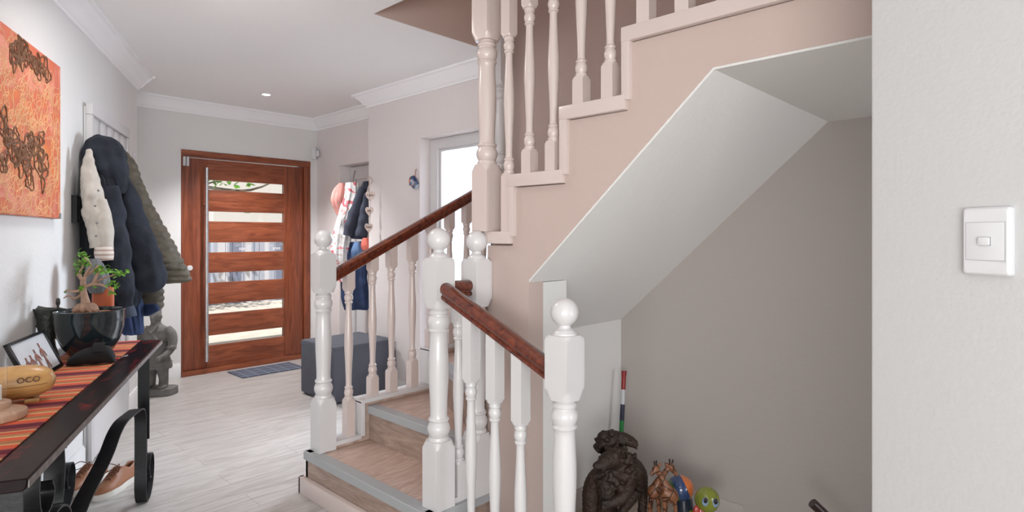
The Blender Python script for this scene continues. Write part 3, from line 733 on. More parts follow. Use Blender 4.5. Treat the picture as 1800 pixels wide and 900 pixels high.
for a, b_, r_ in [((152, 540), (128, 548), .02), ((152, 540), (172, 547), .022), ((150, 540), (145, 549), .024), ((155, 540), (163, 549), .022)]:
    add_tube(bm, [pl(*a), pl((a[0]+b_[0])/2, (a[1]+b_[1])/2-3, -.015), pl(b_[0], b_[1], -.03)], [.018, r_, .008], 10, 3)
limbs = [[(146, 498), (152, 480), (160, 466), (148, 452)], [(147, 495), (140, 480), (146, 466), (138, 458)], [(148, 505), (165, 498), (180, 490), (205, 482)], [(160, 500), (175, 500), (188, 505), (196, 512)],
         [(147, 508), (135, 512), (122, 511), (114, 512)], [(146, 515), (132, 525), (120, 520), (112, 524)], [(165, 497), (172, 480), (182, 472)], [(150, 485), (165, 475), (172, 468)], [(146, 500), (142, 490), (134, 480)]]
for i, lb in enumerate(limbs):
    add_tube(bm, [pl(x, y_, (i % 3-1)*.03*j/3) for j, (x, y_) in enumerate(lb)], [.0075-.0016*j for j in range(len(lb))], 6, 3)
finish('trunk', bm, M_bark, pot)
bm = bm_new()
cl = [(148, 452, 26, 12, 8), (140, 462, 24, 10, 8), (138, 475, 14, 8, 6), (185, 476, 34, 14, 5), (208, 480, 30, 12, 5), (175, 470, 18, 10, 4), (196, 498, 16, 9, 6), (205, 503, 10, 6, 3), (142, 508, 10, 5, 5), (117, 513, 3, 3, 2), (166, 503, 5, 5, 3), (196, 513, 7, 5, 4), (168, 478, 10, 6, 4), (150, 466, 14, 8, 5)]
for cx, cy_, nn, wx, wy in cl:
    for _ in range(nn): leaf(bm, pl(rnd.gauss(cx, wx*.6), rnd.gauss(cy_, wy*.7), rnd.uniform(-.05, .05)), rnd.uniform(.014, .026), rnd)
finish('foliage', bm, M_leaf, pot, smooth=False, mats=[M_leaf])

# bronze ewer
ew = empty('ewer', on(82, 2.72, ZT), 'dark bronze spouted ewer with relief pattern behind the photo frame', 'jug', rot=ROT)
M_bronze = mat('dark_bronze', srgb(64, 66, 62), .5, .55, bump=.8, bscale=55, var=.25, vscale=30)
bm = bm_new()
rings = []
for z, rx, ry, ox in [(0, .030, .030, .02), (.004, .032, .032, .02), (.05, .020, .020, .018), (.075, .022, .022, .012), (.10, .034, .03, .006), (.14, .038, .034, .0), (.17, .038, .033, -.002), (.20, .046, .036, -.004), (.218, .062, .038, -.010), (.222, .060, .036, -.012), (.20, .036, .030, -.004), (.19, .002, .002, 0)]:
    rg = []
    for i in range(32):
        a = 2*PI*i/32; x = rx*math.cos(a)+ox; z2 = z
        if z > .195 and math.cos(a) < 0: z2 = z+.018*(-math.cos(a))**2
        rg.append((x, ry*math.sin(a), z2))
    rings.append(rg)
add_rings(bm, rings); finish('body', bm, M_bronze, ew)
bm = bm_new(); add_tube(bm, [(-.030, 0, .20), (-.060, 0, .195), (-.064, 0, .16), (-.045, 0, .14), (-.036, 0, .145)], .0055, 8, 5); finish('handle', bm, M_bronze, ew)
bm = bm_new(); add_lathe(bm, [(.215, .004), (.235, .005), (.245, .009), (.262, .0085), (.268, .006), (.27, .001)], (.052, 0, 0), 14); add_tube(bm, [(.02, 0, .205), (.05, 0, .22), (.085, 0, .215)], .007, 8, 4); finish('finial', bm, M_bronze, ew)

# photo frame leaning back
BL = on(50, 2.19, ZT); BR = on(109, 2.53, ZT); bd = (BR-BL); bl_ = bd.length; bd.normalize()
up_ = Vector((0, 0, 1)); bk = Vector((-bd.y, bd.x, 0)); bk = bk if bk.y < 0 else -bk
lean = math.radians(24); fu = (up_*math.cos(lean)+bk*math.sin(lean)).normalized(); fnrm = bd.cross(fu).normalized()
MF = Matrix(((bd.x, fu.x, fnrm.x, 0), (bd.y, fu.y, fnrm.y, 0), (bd.z, fu.z, fnrm.z, 0), (0, 0, 0, 1)))
if (MF.to_3x3() @ Vector((0, 0, 1))).dot(Vector((0, 0, EYE))-BL) < 0: front = -1
else: front = 1
pf = empty('photo_frame', BL, 'slim black frame with a photo of four figures, leaning back on the table', 'picture frame')
FH = .172
bm = bm_new()
for a, b_ in [((0, 0), (bl_, .014)), ((0, FH-.012), (bl_, FH)), ((0, 0), (.012, FH)), ((bl_-.012, 0), (bl_, FH))]:
    add_box(bm, (a[0], a[1], -.008), (b_[0], b_[1], .008), M=MF, bevel=.001)
finish('frame', bm, mat('black_frame', srgb(20, 20, 21), .3), pf)
bm = bm_new(); add_box(bm, (.011, .013, -.003), (bl_-.011, FH-.011, .002), M=MF); finish('photo', bm, mat('photo_print', srgb(206, 208, 212), .35, var=.06, vscale=9), pf)
bm = bm_new(); add_tube(bm, [MF @ Vector((bl_*.5, .13, -.008*front)), Vector(BL+bd*bl_*.5+bk*.10-BL)], .006, 6); finish('stand', bm, M_iron, pf)
M_fig = mat('printed_figures', srgb(128, 72, 54), .6, var=.5, vscale=60)
bm = bm_new(); rnd = random.Random(11)
for u, h in ((.085, .080), (.130, .082), (.185, .096), (.250, .112)):
    z_ = .0035*front; b0 = .018
    def flat(pts, r_): add_tube(bm, [MF @ Vector((x, y_, z_)) for x, y_ in pts], r_, 8, 3, flat=.08, up=MF.to_3x3() @ Vector((1, 0, 0)))
    flat([(u-.012, b0), (u-.004, b0+h*.3), (u, b0+h*.5)], .005); flat([(u+.014, b0), (u+.005, b0+h*.3), (u, b0+h*.5)], .005)
    flat([(u, b0+h*.45), (u+.001, b0+h*.8)], .008); flat([(u, b0+h*.78), (u+.018, b0+h*.62), (u+.024, b0+h*.45)], .004); flat([(u, b0+h*.78), (u-.018, b0+h*.66), (u-.020, b0+h*.5)], .004)
    flat([(u, b0+h*.82), (u, b0+h*1.0)], .006)
finish('printed_figures', bm, M_fig, pf)

# rounded wooden speaker
M_bam = wood('pale_striped_wood', srgb(176, 122, 66), srgb(216, 172, 110), (6, 6, 34), .35, .2, .03, dist=1.0)
ws = empty('wooden_speaker', on(8, 1.95, ZT), 'rounded light wooden speaker with engraved letters on the striped runner', 'speaker', rot=ROT+math.radians(38))
bm = bm_new(); rings = []
for i in range(29):
    t_ = -1+2*i/28; k_ = (1-abs(t_)**3.2)**(1/2.4)
    rings.append([(.135*t_, .058*k_*math.cos(a), .010+.058+.056*k_*math.sin(a)) for a in [2*PI*j/32 for j in range(32)]])
for rg in (rings[0], rings[-1]):
    c = sum((Vector(p) for p in rg), Vector())/32; rg[:] = [c+(Vector(p)-c)*.9+Vector((0, .004*math.cos(2*PI*j/32), .004*math.sin(2*PI*j/32))) for j, p in enumerate(rg)]
add_rings(bm, rings); finish('body', bm, M_bam, ws)
for x in (-.07, .07): bm = bm_new(); add_box(bm, (x-.02, -.03, 0), (x+.02, .03, .014), bevel=.003); finish('foot', bm, M_bam, ws)
M_dkline = mat('engraved_line', srgb(92, 62, 38), .7)
text_obj('lettering', 'OCO', .026, Matrix.Translation((.062, -.0585, .083)) @ Matrix.Rotation(PI/2, 4, 'X') @ Matrix.Rotation(-.1, 4, 'X'), M_dkline, ws, depth=.003)
bm = bm_new(); add_rings(bm, [[(.1352*t_*.985, -.0585*((1-abs(t_)**3.2)**(1/2.4))*s2-.0, .062+dz) for s2, dz in ((1.004, 0), (1.004, .0014), (.97, .0014), (.97, 0))] for t_ in [-.96+1.92*i/24 for i in range(25)]]); finish('seam', bm, M_dkline, ws)

# glass candle holder on a turned wooden base
ch = empty('candle_holder', on(-12, 1.79, ZT), 'glass hurricane candle holder on a turned wooden base at the left edge', 'candle holder')
M_base = wood('turned_wood_base', srgb(160, 122, 98), srgb(200, 166, 140), (20, 20, 6), .5, .05, .05)
bm = bm_new(); add_lathe(bm, [(0, .076), (.004, .081), (.016, .083), (.024, .080), (.028, .070), (.030, .045), (.034, .040), (.044, .043), (.052, .042), (.056, .034), (.058, .001)], n=40); finish('base', bm, M_base, ch)
bm = bm_new(); add_lathe(bm, [(.058, .026), (.07, .031), (.12, .034), (.18, .032)], n=32, caps=False); finish('glass_chimney', bm, M_glass, ch)
bm = bm_new(); add_lathe(bm, [(.058, .02), (.10, .02), (.102, .018), (.103, .001)], n=24); finish('candle', bm, mat('wax', srgb(236, 232, 224), .5), ch)
# white bowl behind the speaker
bw = tag(finish('bowl', bm_new(), M_plastic), 'small shallow white bowl behind the wooden speaker', 'bowl')
bm = bm_new(); add_lathe(bm, [(0, .03), (.004, .034), (.03, .055), (.055, .062), (.057, .060), (.03, .050), (.01, .03), (.008, .001)], n=32); bm.to_mesh(bw.data); bm.free(); bw.location = on(22, 2.17, ZT)
for f in bw.data.polygons: f.use_smooth = True

# spectacle case, keys
gc = empty('glasses_case', on(160, 2.56, ZT), 'black soft glasses case lying in front of the bonsai pot', 'glasses case', rot=ROT+.35)
bm = bm_new(); rings = []
for i in range(21):
    t_ = -1+2*i/20; k_ = max(.05, (1-abs(t_)**3)**.5); h_ = .074+.022*t_
    rings.append([(.092*t_, .040*k_*math.cos(a), h_*.5*k_+.001+h_*.5*k_*math.sin(a)*(1 if math.sin(a) > 0 else .98)) for a in [2*PI*j/20 for j in range(20)]])
add_rings(bm, rings); fold(bm, .003, 30); finish('case', bm, M_black, gc)
bm = bm_new(); add_rings(bm, [[(x, .043*math.cos(a)-.001, .046+.0475*math.sin(a)) for a in [PI*j/10-.3 for j in range(11)]]+[(x, .040*math.cos(a), .046+.0445*math.sin(a)) for a in [PI*j/10-.3 for j in range(10, -1, -1)]] for x in (.012, .055)]); finish('flap', bm, M_black, gc)
ky = empty('key_ring', on(203, 2.70, ZT), 'bunch of keys with a dark blue fob beside the glasses case', 'keys')
bm = bm_new()
for i in range(4):
    M = Matrix.Translation((.01+.012*i, .004*i, .004+.002*i)) @ Matrix.Rotation(.5+i*.55, 4, 'Z')
    add_box(bm, (0, -.002, 0), (.034, .002, .002), M=M); add_lathe(bm, [(0, .009), (.002, .009)], n=14, M=M, c=(0, 0, 0)); 
finish('key', bm, M_steel, ky)
bm = bm_new(); add_box(bm, (-.055, -.018, 0), (-.010, .004, .014), bevel=.005); finish('fob', bm, mat('blue_fob', srgb(34, 58, 96), .5), ky)
bm = bm_new(); M = Matrix.Rotation(0, 4, 'X'); add_tube(bm, [(.012*math.cos(a), .012*math.sin(a), .006) for a in [2*PI*j/16 for j in range(17)]], .0012, 6); finish('ring', bm, M_steel, ky)

# shoes under the table
M_tan = mat('tan_leather', srgb(150, 98, 68), .5, bump=.1, bscale=60, var=.12, vscale=12)
M_sole = mat('white_rubber_sole', srgb(216, 210, 202), .6)
M_lace = mat('brown_lace', srgb(104, 58, 36), .8)
def make_shoe(toe, heel, label):
    toe = Vector(toe); heel = Vector(heel); d = (heel-toe).normalized()
    o = empty('shoe', toe, label, 'shoe', 'pair of tan trainers', rot=math.atan2(d.y, d.x))
    def outline(k=1.0, n=40):
        pts = []
        for i in range(n):
            a = 2*PI*i/n; u = .5-.5*math.cos(a); w = (.046 if u < .45 else .046-.012*math.sin((u-.45)/.55*PI)*1.0-.006*(u-.45)/.55)
            w *= (max(0, 1-(2*u-1)**4))**.5
            pts.append((.285*u, (1 if math.sin(a) > 0 else -1)*w*k))
        return pts
    bm = bm_new(); ol = outline(1.0); add_rings(bm, [[(x, y_, 0) for x, y_ in ol], [(.1425+(x-.1425)*1.01, y_*1.05, .012) for x, y_ in ol], [(x, y_, .030) for x, y_ in ol]]); finish('sole', bm, M_sole, o)
    hgt = lambda u: .030+(.034 if u < .08 else 0)+0
    def topz(u):
        pts = [(0, .042), (.1, .056), (.25, .066), (.42, .092), (.56, .112), (.62, .108), (.8, .088), (.93, .104), (1, .100)]
        for (a, za), (b2, zb) in zip(pts, pts[1:]):
            if a <= u <= b2: t = (u-a)/(b2-a); t = t*t*(3-2*t); return za+(zb-za)*t
        return .1
    bm = bm_new(); rings = []
    for zi in range(7):
        f_ = zi/6; rg = []
        for x, y_ in outline(.96):
            u = x/.285; z_ = .028+(topz(u)-.028)*f_; sh = 1-.45*f_**2.2 if u < .55 else 1-.28*f_**1.6
            rg.append((.1425+(x-.1425)*(1-.05*f_**2), y_*sh, z_))
        rings.append(rg)
    add_rings(bm, rings, caps=False)
    top_ = rings[-1]; n = len(top_)
    c = [bm.verts.new(p) for p in top_]
    for i in range(1, n//2):
        u = top_[i][0]/.285
        if u < .58: 
            try: bm.faces.new((c[i], c[i+1] if i+1 < n else c[0], c[n-i-1], c[n-i]))
            except Exception: pass
    bmesh.ops.remove_doubles(bm, verts=bm.verts, dist=.0008); 
    u_ = finish('upper', bm, M_tan, o, angle=50); sm = u_.modifiers.new('thickness', 'SOLIDIFY'); sm.thickness = .004
    bm = bm_new()
    for i in range(5):
        u = .30+.055*i; z_ = topz(u)+.004; x = u*.285; w = .020
        add_tube(bm, [(x, -w, z_-.008), (x+.006, 0, z_+.003), (x+.012, w, z_-.006)], .0022, 6, 4)
        add_tube(bm, [(x, w, z_-.008), (x+.006, 0, z_+.004), (x+.012, -w, z_-.006)], .0022, 6, 4)
    for s1 in (-1, 1): add_tube(bm, [(.155, 0, .118), (.135, s1*.025, .135), (.110, s1*.045, .120), (.118, s1*.03, .100), (.150, 0, .116)], .0022, 6, 5)
    finish('lace', bm, M_lace, o)
    return o
make_shoe(on(113, 2.96, 0), on(183, 3.23, 0), 'tan lace-up trainer nearer the wall, under the console table')
make_shoe(on(166, 2.93, 0), on(234, 3.20, 0), 'tan lace-up trainer beside the iron scroll leg, right one of the pair')

# ---------------------------------------------------------------- painting
pa = empty('painting', LP(1.864, .002, 1.397), 'orange abstract canvas painting with brown and cream swirls on the left wall', 'painting', rot=math.atan2(LD.y, LD.x))
PW, PH = .80, .747
m = bpy.data.materials.new('orange_canvas'); m.use_nodes = True; nt = m.node_tree; N = nt.nodes; L = nt.links; b = N['Principled BSDF']; b.inputs['Roughness'].default_value = .6
tc = N.new('ShaderNodeTexCoord'); n = N.new('ShaderNodeTexNoise'); n.inputs['Scale'].default_value = 5; n.inputs['Detail'].default_value = 6; n.inputs['Distortion'].default_value = 1.5; L.new(tc.outputs['Object'], n.inputs['Vector'])
r = N.new('ShaderNodeValToRGB'); e = r.color_ramp.elements; e[0].position = .30; e[0].color = (*srgb(222, 122, 62), 1); e[1].position = .72; e[1].color = (*srgb(224, 142, 118), 1); x = e.new(.5); x.color = (*srgb(206, 104, 76), 1); x = e.new(.60); x.color = (*srgb(224, 142, 120), 1)
L.new(n.outputs['Fac'], r.inputs['Fac']); L.new(r.outputs['Color'], b.inputs['Base Color'])
bm = bm_new(); add_box(bm, (0, 0, 0), (PW, .028, PH), bevel=.002); finish('canvas', bm, m, pa)
M_cream = mat('cream_paint', srgb(226, 168, 120), .5, var=.12, vscale=6); M_brown = mat('brown_paint', srgb(112, 70, 38), .5)
rnd = random.Random(21)
def swirl(bm, cx, cz, rx, rz, n_, r_, y_=.0285):
    for _ in range(n_):
        a0 = rnd.uniform(0, 2*PI); px_, pz_ = cx+rnd.uniform(-.9, .9)*rx, cz+rnd.uniform(-.9, .9)*rz; pts = []; h_ = a0; curv = rnd.uniform(-1, 1)
        st_ = min(rx, rz)*.22
        for k in range(22):
            pts.append((min(max(px_, .006), PW-.006), y_, min(max(pz_, .006), PH-.006)))
            curv += rnd.uniform(-.5, .5); curv = max(-1.1, min(1.1, curv)); h_ += curv*.7
            if ((px_-cx)/rx)**2+((pz_-cz)/rz)**2 > 1:
                want = math.atan2(cz-pz_, cx-px_); h_ += .6*math.sin(want-h_)
            px_ += st_*math.cos(h_); pz_ += st_*math.sin(h_)
        add_tube(bm, pts, r_, 6, 3, flat=.45, up=(1, 0, 0) if False else (0, 0, 1))
bm = bm_new()
for cx in (.10, .25, .40, .55, .70):
    for cz in (.08, .2, .34, .48, .62): swirl(bm, cx, cz, .10, .09, 6, .0021)
finish('paint_line', bm, M_cream, pa)
bm = bm_new()
def cells(cx, cz, rx, rz, n_, r_):
    for _ in range(n_):
        a = rnd.uniform(0, 2*PI); q_ = rnd.uniform(0, .92)**.6; ax, az = cx+rx*q_*math.cos(a), cz+rz*q_*math.sin(a)
        ra, rb = rnd.uniform(.028, .060), rnd.uniform(.018, .034); tl = rnd.uniform(0, PI); ph = rnd.uniform(0, 9); pts = []
        for k in range(13):
            b_ = 2*PI*k/12*rnd.choice((1, 1, .8)) if False else 2*PI*k/12; w_ = 1+.25*math.sin(3*b_+ph)
            u_, v_ = ra*w_*math.cos(b_), rb*w_*math.sin(b_)
            x_ = ax+u_*math.cos(tl)-v_*math.sin(tl); z_ = az+u_*math.sin(tl)+v_*math.cos(tl)
            pts.append((min(max(x_, .006), PW-.006), .0300, min(max(z_, .006), PH-.006)))
        add_tube(bm, pts, [r_*(1+.35*math.sin(ph+k)) for k in range(13)], 6, 3, flat=.6, up=(0, 0, 1))
cells(.30, .675, .20, .020, 12, .0036); cells(.50, .66, .13, .045, 13, .0038)
finish('paint_line', bm, M_brown, pa); bm = bm_new()
cells(.30, .24, .10, .15, 14, .0038); cells(.43, .24, .14, .11, 17, .0038); cells(.62, .30, .12, .13, 13, .0040)
finish('paint_line', bm, M_brown, pa)
bm = bm_new(); add_box(bm, (-.002, -.002, -.002), (.022, .031, .026)); finish('corner_clip', bm, M_gap, pa)

# small dark box frame beside the coats
kb = empty('box_frame', LP(1.385, .001, 1.385), 'small dark-edged box frame on the wall left of the coats', 'picture frame', rot=math.atan2(LD.y, LD.x))
bm = bm_new()
for a, b_ in [((0, 0), (.20, .02)), ((0, .122), (.20, .142)), ((0, 0), (.02, .142)), ((.18, 0), (.20, .142))]: add_box(bm, (a[0], 0, a[1]), (b_[0], .024, b_[1]), bevel=.002)
finish('frame', bm, mat('pewter_frame', srgb(92, 92, 92), .4, .3), kb)
bm = bm_new(); add_box(bm, (.018, 0, .018), (.182, .014, .124)); finish('backing', bm, mat('grey_backing', srgb(150, 150, 150), .5), kb)
bm = bm_new(); add_box(bm, (.193, -.0, -.003), (.206, .026, .145)); finish('side', bm, M_iron, kb)

# coat rack: white battened panel
cr = empty('coat_rack', LP(.47, .002, .02), 'tall white battened panel coat rack hung with jackets, on the left wall', 'coat rack', rot=math.atan2(LD.y, LD.x))
bm = bm_new(); add_box(bm, (0, 0, 0), (.91, .012, 2.03)); finish('back_board', bm, M_white, cr)
bm = bm_new(); add_box(bm, (-.005, .012, 1.985), (.915, .045, 2.05), bevel=.004); finish('top_rail', bm, M_white, cr)
bm = bm_new(); add_box(bm, (.0, .012, 0), (.91, .036, .50), bevel=.003); finish('kick_board', bm, M_white, cr)
for x0 in (0, .862): bm = bm_new(); add_box(bm, (x0, .012, 0), (x0+.048, .040, 1.985), bevel=.003); finish('post', bm, M_white, cr)
M_slit = mat('dark_slit', srgb(84, 86, 92), .7)
for i in range(5): bm = bm_new(); x = .058+i*.164; add_box(bm, (x, .012, .03), (x+.140, .030, 1.985), bevel=.003); finish('batten', bm, M_white, cr)
bm = bm_new(); add_box(bm, (.02, .0121, .03), (.89, .0135, 1.985)); finish('slit_backing', bm, M_slit, cr)
for i in range(4):
    bm = bm_new(); x = .13+i*.22; add_tube(bm, [(x, .03, 1.84), (x, .08, 1.83), (x, .10, 1.86)], .006, 8, 4); add_tube(bm, [(x, .03, 1.80), (x, .03, 1.88)], .008, 8); finish('hook', bm, M_steel, cr)

# ---------------------------------------------------------------- hanging clothes
AX = Vector((.7242, .6896, 0)); AF = Vector((-.6896, .7242, 0))
def garment(bm, rows, n=72, folds=7, amp=.10, seed=0, rib=0, ribamp=0, caps=True, sub=9):
    """rows: (x_left_px, x_right_px, y_px, depth, thickness) -> closed loft"""
    q = catmull([tuple(map(float, r_)) for r_ in rows], sub); rings = []
    tot = 0; prev = None
    for xl, xr, y_, D, th in q:
        c = P((xl+xr)/2, y_, D); w = (xr-xl)/2*D/1045; rg = []
        if prev is not None: tot += (c-prev).length
        prev = c
        k_ = 1+(ribamp*abs(math.sin(PI*tot/rib))-ribamp*.5 if rib else 0)
        for j in range(n):
            a = 2*PI*j/n
            f_ = 1+amp*math.sin(folds*a+seed+tot*3)+amp*.5*math.sin((folds*2+1)*a+seed*2-tot*5)
            rg.append(c+AX*(w*math.cos(a)*f_*k_)+AF*(th*math.sin(a)*(f_*1.0)*k_))
        rings.append(rg)
    return add_rings(bm, rings, caps=caps)
def sleeve(bm, pts, rpx, D, rib=0, ribamp=0, n=40, k=14, seed=0, wr=.10):
    q = catmull([(p[0], p[1], D+(p[2] if len(p) > 2 else 0), r_) for p, r_ in zip(pts, rpx)], k); P3 = [P(a, b_, d) for a, b_, d, _ in q]
    rad = []; tot = 0
    for i, a in enumerate(q):
        if i: tot += (P3[i]-P3[i-1]).length
        m_ = 1+(ribamp*(abs(math.sin(PI*tot/rib))-.5) if rib else wr*math.sin(tot*55+seed)*.5)
        rad.append(a[3]*a[2]/1045*m_)
    return add_tube(bm, P3, rad, n)
M_navy = mat('navy_fleece', srgb(30, 35, 46), .95, bump=.6, bscale=26, var=.35, vscale=9)
M_navy2 = mat('black_wool', srgb(24, 27, 36), .95, bump=.6, bscale=26, var=.3, vscale=9)
M_creamc = mat('cream_sleeve_cloth', srgb(184, 178, 170), .8, bump=.15, bscale=80, var=.08, vscale=20)
M_olive = mat('olive_quilted_nylon', srgb(86, 79, 66), .55, bump=.6, bscale=38, var=.28, vscale=16)
M_denim = mat('dark_denim', srgb(40, 56, 92), .85, bump=.25, bscale=180, var=.35, vscale=12)
M_greyc = mat('grey_knit', srgb(104, 106, 110), .95, bump=.4, bscale=120, var=.2, vscale=20)
hang = 'jackets hanging on the white coat rack'
vo = P(165, 300, 3.42)
def garment_root(name, label, cat, at, group=None):
    o = empty(name, (0, 0, 0), label, cat, group); return o
vj = garment_root('varsity_jacket', 'black varsity jacket with cream snap-button sleeves, nearest on the coat rack', 'jacket', vo, hang)
bm = bm_new(); garment(bm, [(154, 168, 262, 3.33, .03), (149, 190, 300, 3.31, .05), (147, 205, 360, 3.30, .06), (146, 205, 420, 3.30, .06), (146, 212, 480, 3.30, .06), (147, 214, 540, 3.31, .06), (150, 210, 548, 3.31, .04)], seed=1)
fold(bm, .012, 9, 3, 1); finish('body', bm, M_navy2, vj)
bm = bm_new(); sleeve(bm, [(154, 262), (156, 300), (162, 350), (166, 390), (171, 435)], [4, 11, 17, 15, 11], 3.19, seed=1); fold(bm, .012, 14, 5); fold(bm, .006, 34, 5); finish('sleeve', bm, M_creamc, vj)
bm = bm_new(); sleeve(bm, [(178, 352), (182, 385), (184, 415), (186, 440)], [7, 13, 13, 11], 3.20, seed=4); fold(bm, .008, 16, 8); finish('sleeve', bm, M_creamc, vj)
m_c = mat('striped_cuff', srgb(206, 196, 188), .9); nt = m_c.node_tree; N = nt.nodes; L = nt.links
tc = N.new('ShaderNodeTexCoord'); sx = N.new('ShaderNodeSeparateXYZ'); L.new(tc.outputs['Object'], sx.inputs[0]); ma = N.new('ShaderNodeMath'); ma.operation = 'MULTIPLY'; ma.inputs[1].default_value = 42; L.new(sx.outputs['Z'], ma.inputs[0]); mb = N.new('ShaderNodeMath'); mb.operation = 'FRACT'; L.new(ma.outputs[0], mb.inputs[0])
r = N.new('ShaderNodeValToRGB'); r.color_ramp.interpolation = 'CONSTANT'; e = r.color_ramp.elements; e[0].color = (*srgb(210, 200, 192), 1); e[1].position = .65; e[1].color = (*srgb(168, 146, 136), 1); L.new(mb.outputs[0], r.inputs['Fac']); L.new(r.outputs['Color'], N['Principled BSDF'].inputs['Base Color'])
bm = bm_new(); sleeve(bm, [(182, 434), (183, 446), (184, 458)], [13, 14, 13.5], 3.19, k=3); finish('cuff', bm, m_c, vj)
for px_, py_ in ((171, 335), (165, 362), (168, 392), (167, 415)):
    bm = bm_new(); add_ball(bm, P(px_+2, py_, 3.135), .006, 12); finish('button', bm, M_gap, vj)
hd = garment_root('hoodie', 'dark navy hooded fleece with a long ballooning sleeve, middle of the coat rack', 'hoodie', vo, hang)
bm = bm_new(); garment(bm, [(168, 196, 239, 3.38, .03), (153, 208, 248, 3.37, .07), (151, 218, 268, 3.36, .10), (160, 222, 295, 3.36, .11), (176, 220, 318, 3.37, .09), (190, 214, 338, 3.38, .05)], folds=5, amp=.05, seed=2)
fold(bm, .016, 8, 2); fold(bm, .012, 17, 5); finish('hood', bm, M_navy, hd)
bm = bm_new(); garment(bm, [(168, 214, 296, 3.50, .06), (170, 232, 340, 3.50, .08), (176, 244, 400, 3.55, .11), (182, 246, 460, 3.55, .10), (188, 244, 520, 3.55, .09), (192, 240, 540, 3.55, .06)], seed=4, folds=6, amp=.07)
fold(bm, .016, 8, 9, 1); finish('body', bm, M_navy, hd)
bm = bm_new(); sleeve(bm, [(208, 318), (224, 360), (240, 410), (254, 455), (262, 490), (258, 508)], [13, 20, 25, 28, 26, 14], 3.50); fold(bm, .016, 8, 4); fold(bm, .010, 22, 7, 1); finish('sleeve', bm, M_navy, hd)
bm = bm_new(); sleeve(bm, [(190, 330), (200, 390), (206, 450), (214, 505), (222, 545)], [14, 20, 20, 18, 13], 3.30); fold(bm, .016, 9, 7); fold(bm, .012, 24, 3, 1); finish('sleeve', bm, M_navy, hd)
bm = bm_new(); sleeve(bm, [(222, 540), (226, 558)], [12, 13], 3.30, k=3); finish('cuff', bm, mat('faded_navy_cuff', srgb(62, 70, 86), .95, bump=.4, bscale=150), hd)
pj = garment_root('puffer_jacket', 'olive brown quilted puffer jacket flaring out furthest on the coat rack', 'jacket', vo, hang)
bm = bm_new(); garment(bm, [(202, 216, 262, 3.84, .03), (201, 236, 285, 3.84, .06), (202, 247, 320, 3.84, .08), (206, 264, 360, 3.85, .10), (214, 291, 408, 3.86, .12), (228, 314, 450, 3.87, .13), (244, 331, 482, 3.88, .11), (250, 334, 492, 3.88, .10), (256, 326, 497, 3.88, .07)], folds=3, amp=.02, rib=.046, ribamp=.075, sub=14)
fold(bm, .006, 18, 1); finish('body', bm, M_olive, pj, angle=60)
bm = bm_new(); garment(bm, [(225, 278, 470, 3.94, .06), (225, 284, 505, 3.94, .07), (228, 285, 530, 3.94, .07), (230, 284, 543, 3.94, .06)], folds=3, amp=.02, rib=.046, ribamp=.10, sub=14); finish('lower_hem', bm, M_olive, pj, angle=60)
jn = garment_root('hanging_jeans', 'dark blue denim hanging low beneath the hoodie on the coat rack', 'trousers', vo)
bm = bm_new(); garment(bm, [(205, 238, 500, 3.70, .06), (206, 246, 545, 3.70, .07), (218, 248, 580, 3.70, .06), (219, 247, 588, 3.70, .04)], seed=3); garment(bm, [(235, 275, 535, 3.78, .03), (238, 281, 545, 3.78, .03), (240, 262, 556, 3.78, .03)], seed=3, folds=3)
fold(bm, .01, 10, 2); finish('denim', bm, M_denim, jn); 
gh = tag(finish('hat', bm_new(), M_greyc), 'grey knitted hat hanging beside the bonsai leaves', 'hat')
bm = bm_new(); garment(bm, [(160, 172, 455, 3.06, .02), (154, 182, 470, 3.06, .04), (153, 190, 495, 3.06, .05), (160, 184, 515, 3.06, .03)], folds=9, amp=.05); bm.to_mesh(gh.data); bm.free()
for f in gh.data.polygons: f.use_smooth = True
M_tanb = mat('orange_tan_leather', srgb(172, 84, 44), .5, bump=.1, bscale=50)
hb = empty('leather_bag', (0, 0, 0), 'orange-tan leather shoulder bag hanging behind the bonsai', 'bag')
bm = bm_new(); garment(bm, [(165, 197, 505, 3.08, .02), (163, 199, 511, 3.08, .03), (163, 199, 545, 3.08, .03), (165, 197, 556, 3.08, .025)], folds=2, amp=.02); finish('pouch', bm, M_tanb, hb)
bm = bm_new(); add_tube(bm, [P(168, 507, 3.08), P(176, 498, 3.10), P(190, 500, 3.10), P(194, 507, 3.08)], .004, 6, 4); finish('bag_handle', bm, M_tanb, hb)

# clothes on the niche door
dg = 'clothes hanging on the niche door'
M_pinkc = mat('dusty_pink_cloth', srgb(214, 150, 142), .9, bump=.2, bscale=60, var=.12, vscale=20)
cp = empty('pink_hat', (0, 0, 0), 'dusty pink floppy sun hat hanging on the niche door', 'hat', dg)
bm = bm_new(); garment(bm, [(596, 606, 322, 5.80, .03), (586, 608, 334, 5.80, .06), (582, 606, 352, 5.80, .07), (588, 604, 370, 5.80, .04), (594, 600, 380, 5.80, .02)], folds=5, amp=.05); finish('crown', bm, M_pinkc, cp)
bm = bm_new(); garment(bm, [(602, 610, 335, 5.82, .02), (600, 612, 348, 5.82, .03), (600, 606, 358, 5.82, .02)], folds=5); finish('band', bm, mat('rust_cloth', srgb(186, 88, 48), .9), cp)
m = mat('pink_white_print', srgb(232, 228, 228), .85, bump=.2, bscale=80); nt = m.node_tree; N = nt.nodes; L = nt.links
tc = N.new('ShaderNodeTexCoord'); n = N.new('ShaderNodeTexNoise'); n.inputs['Scale'].default_value = 9; n.inputs['Distortion'].default_value = 1.5; L.new(tc.outputs['Object'], n.inputs['Vector'])
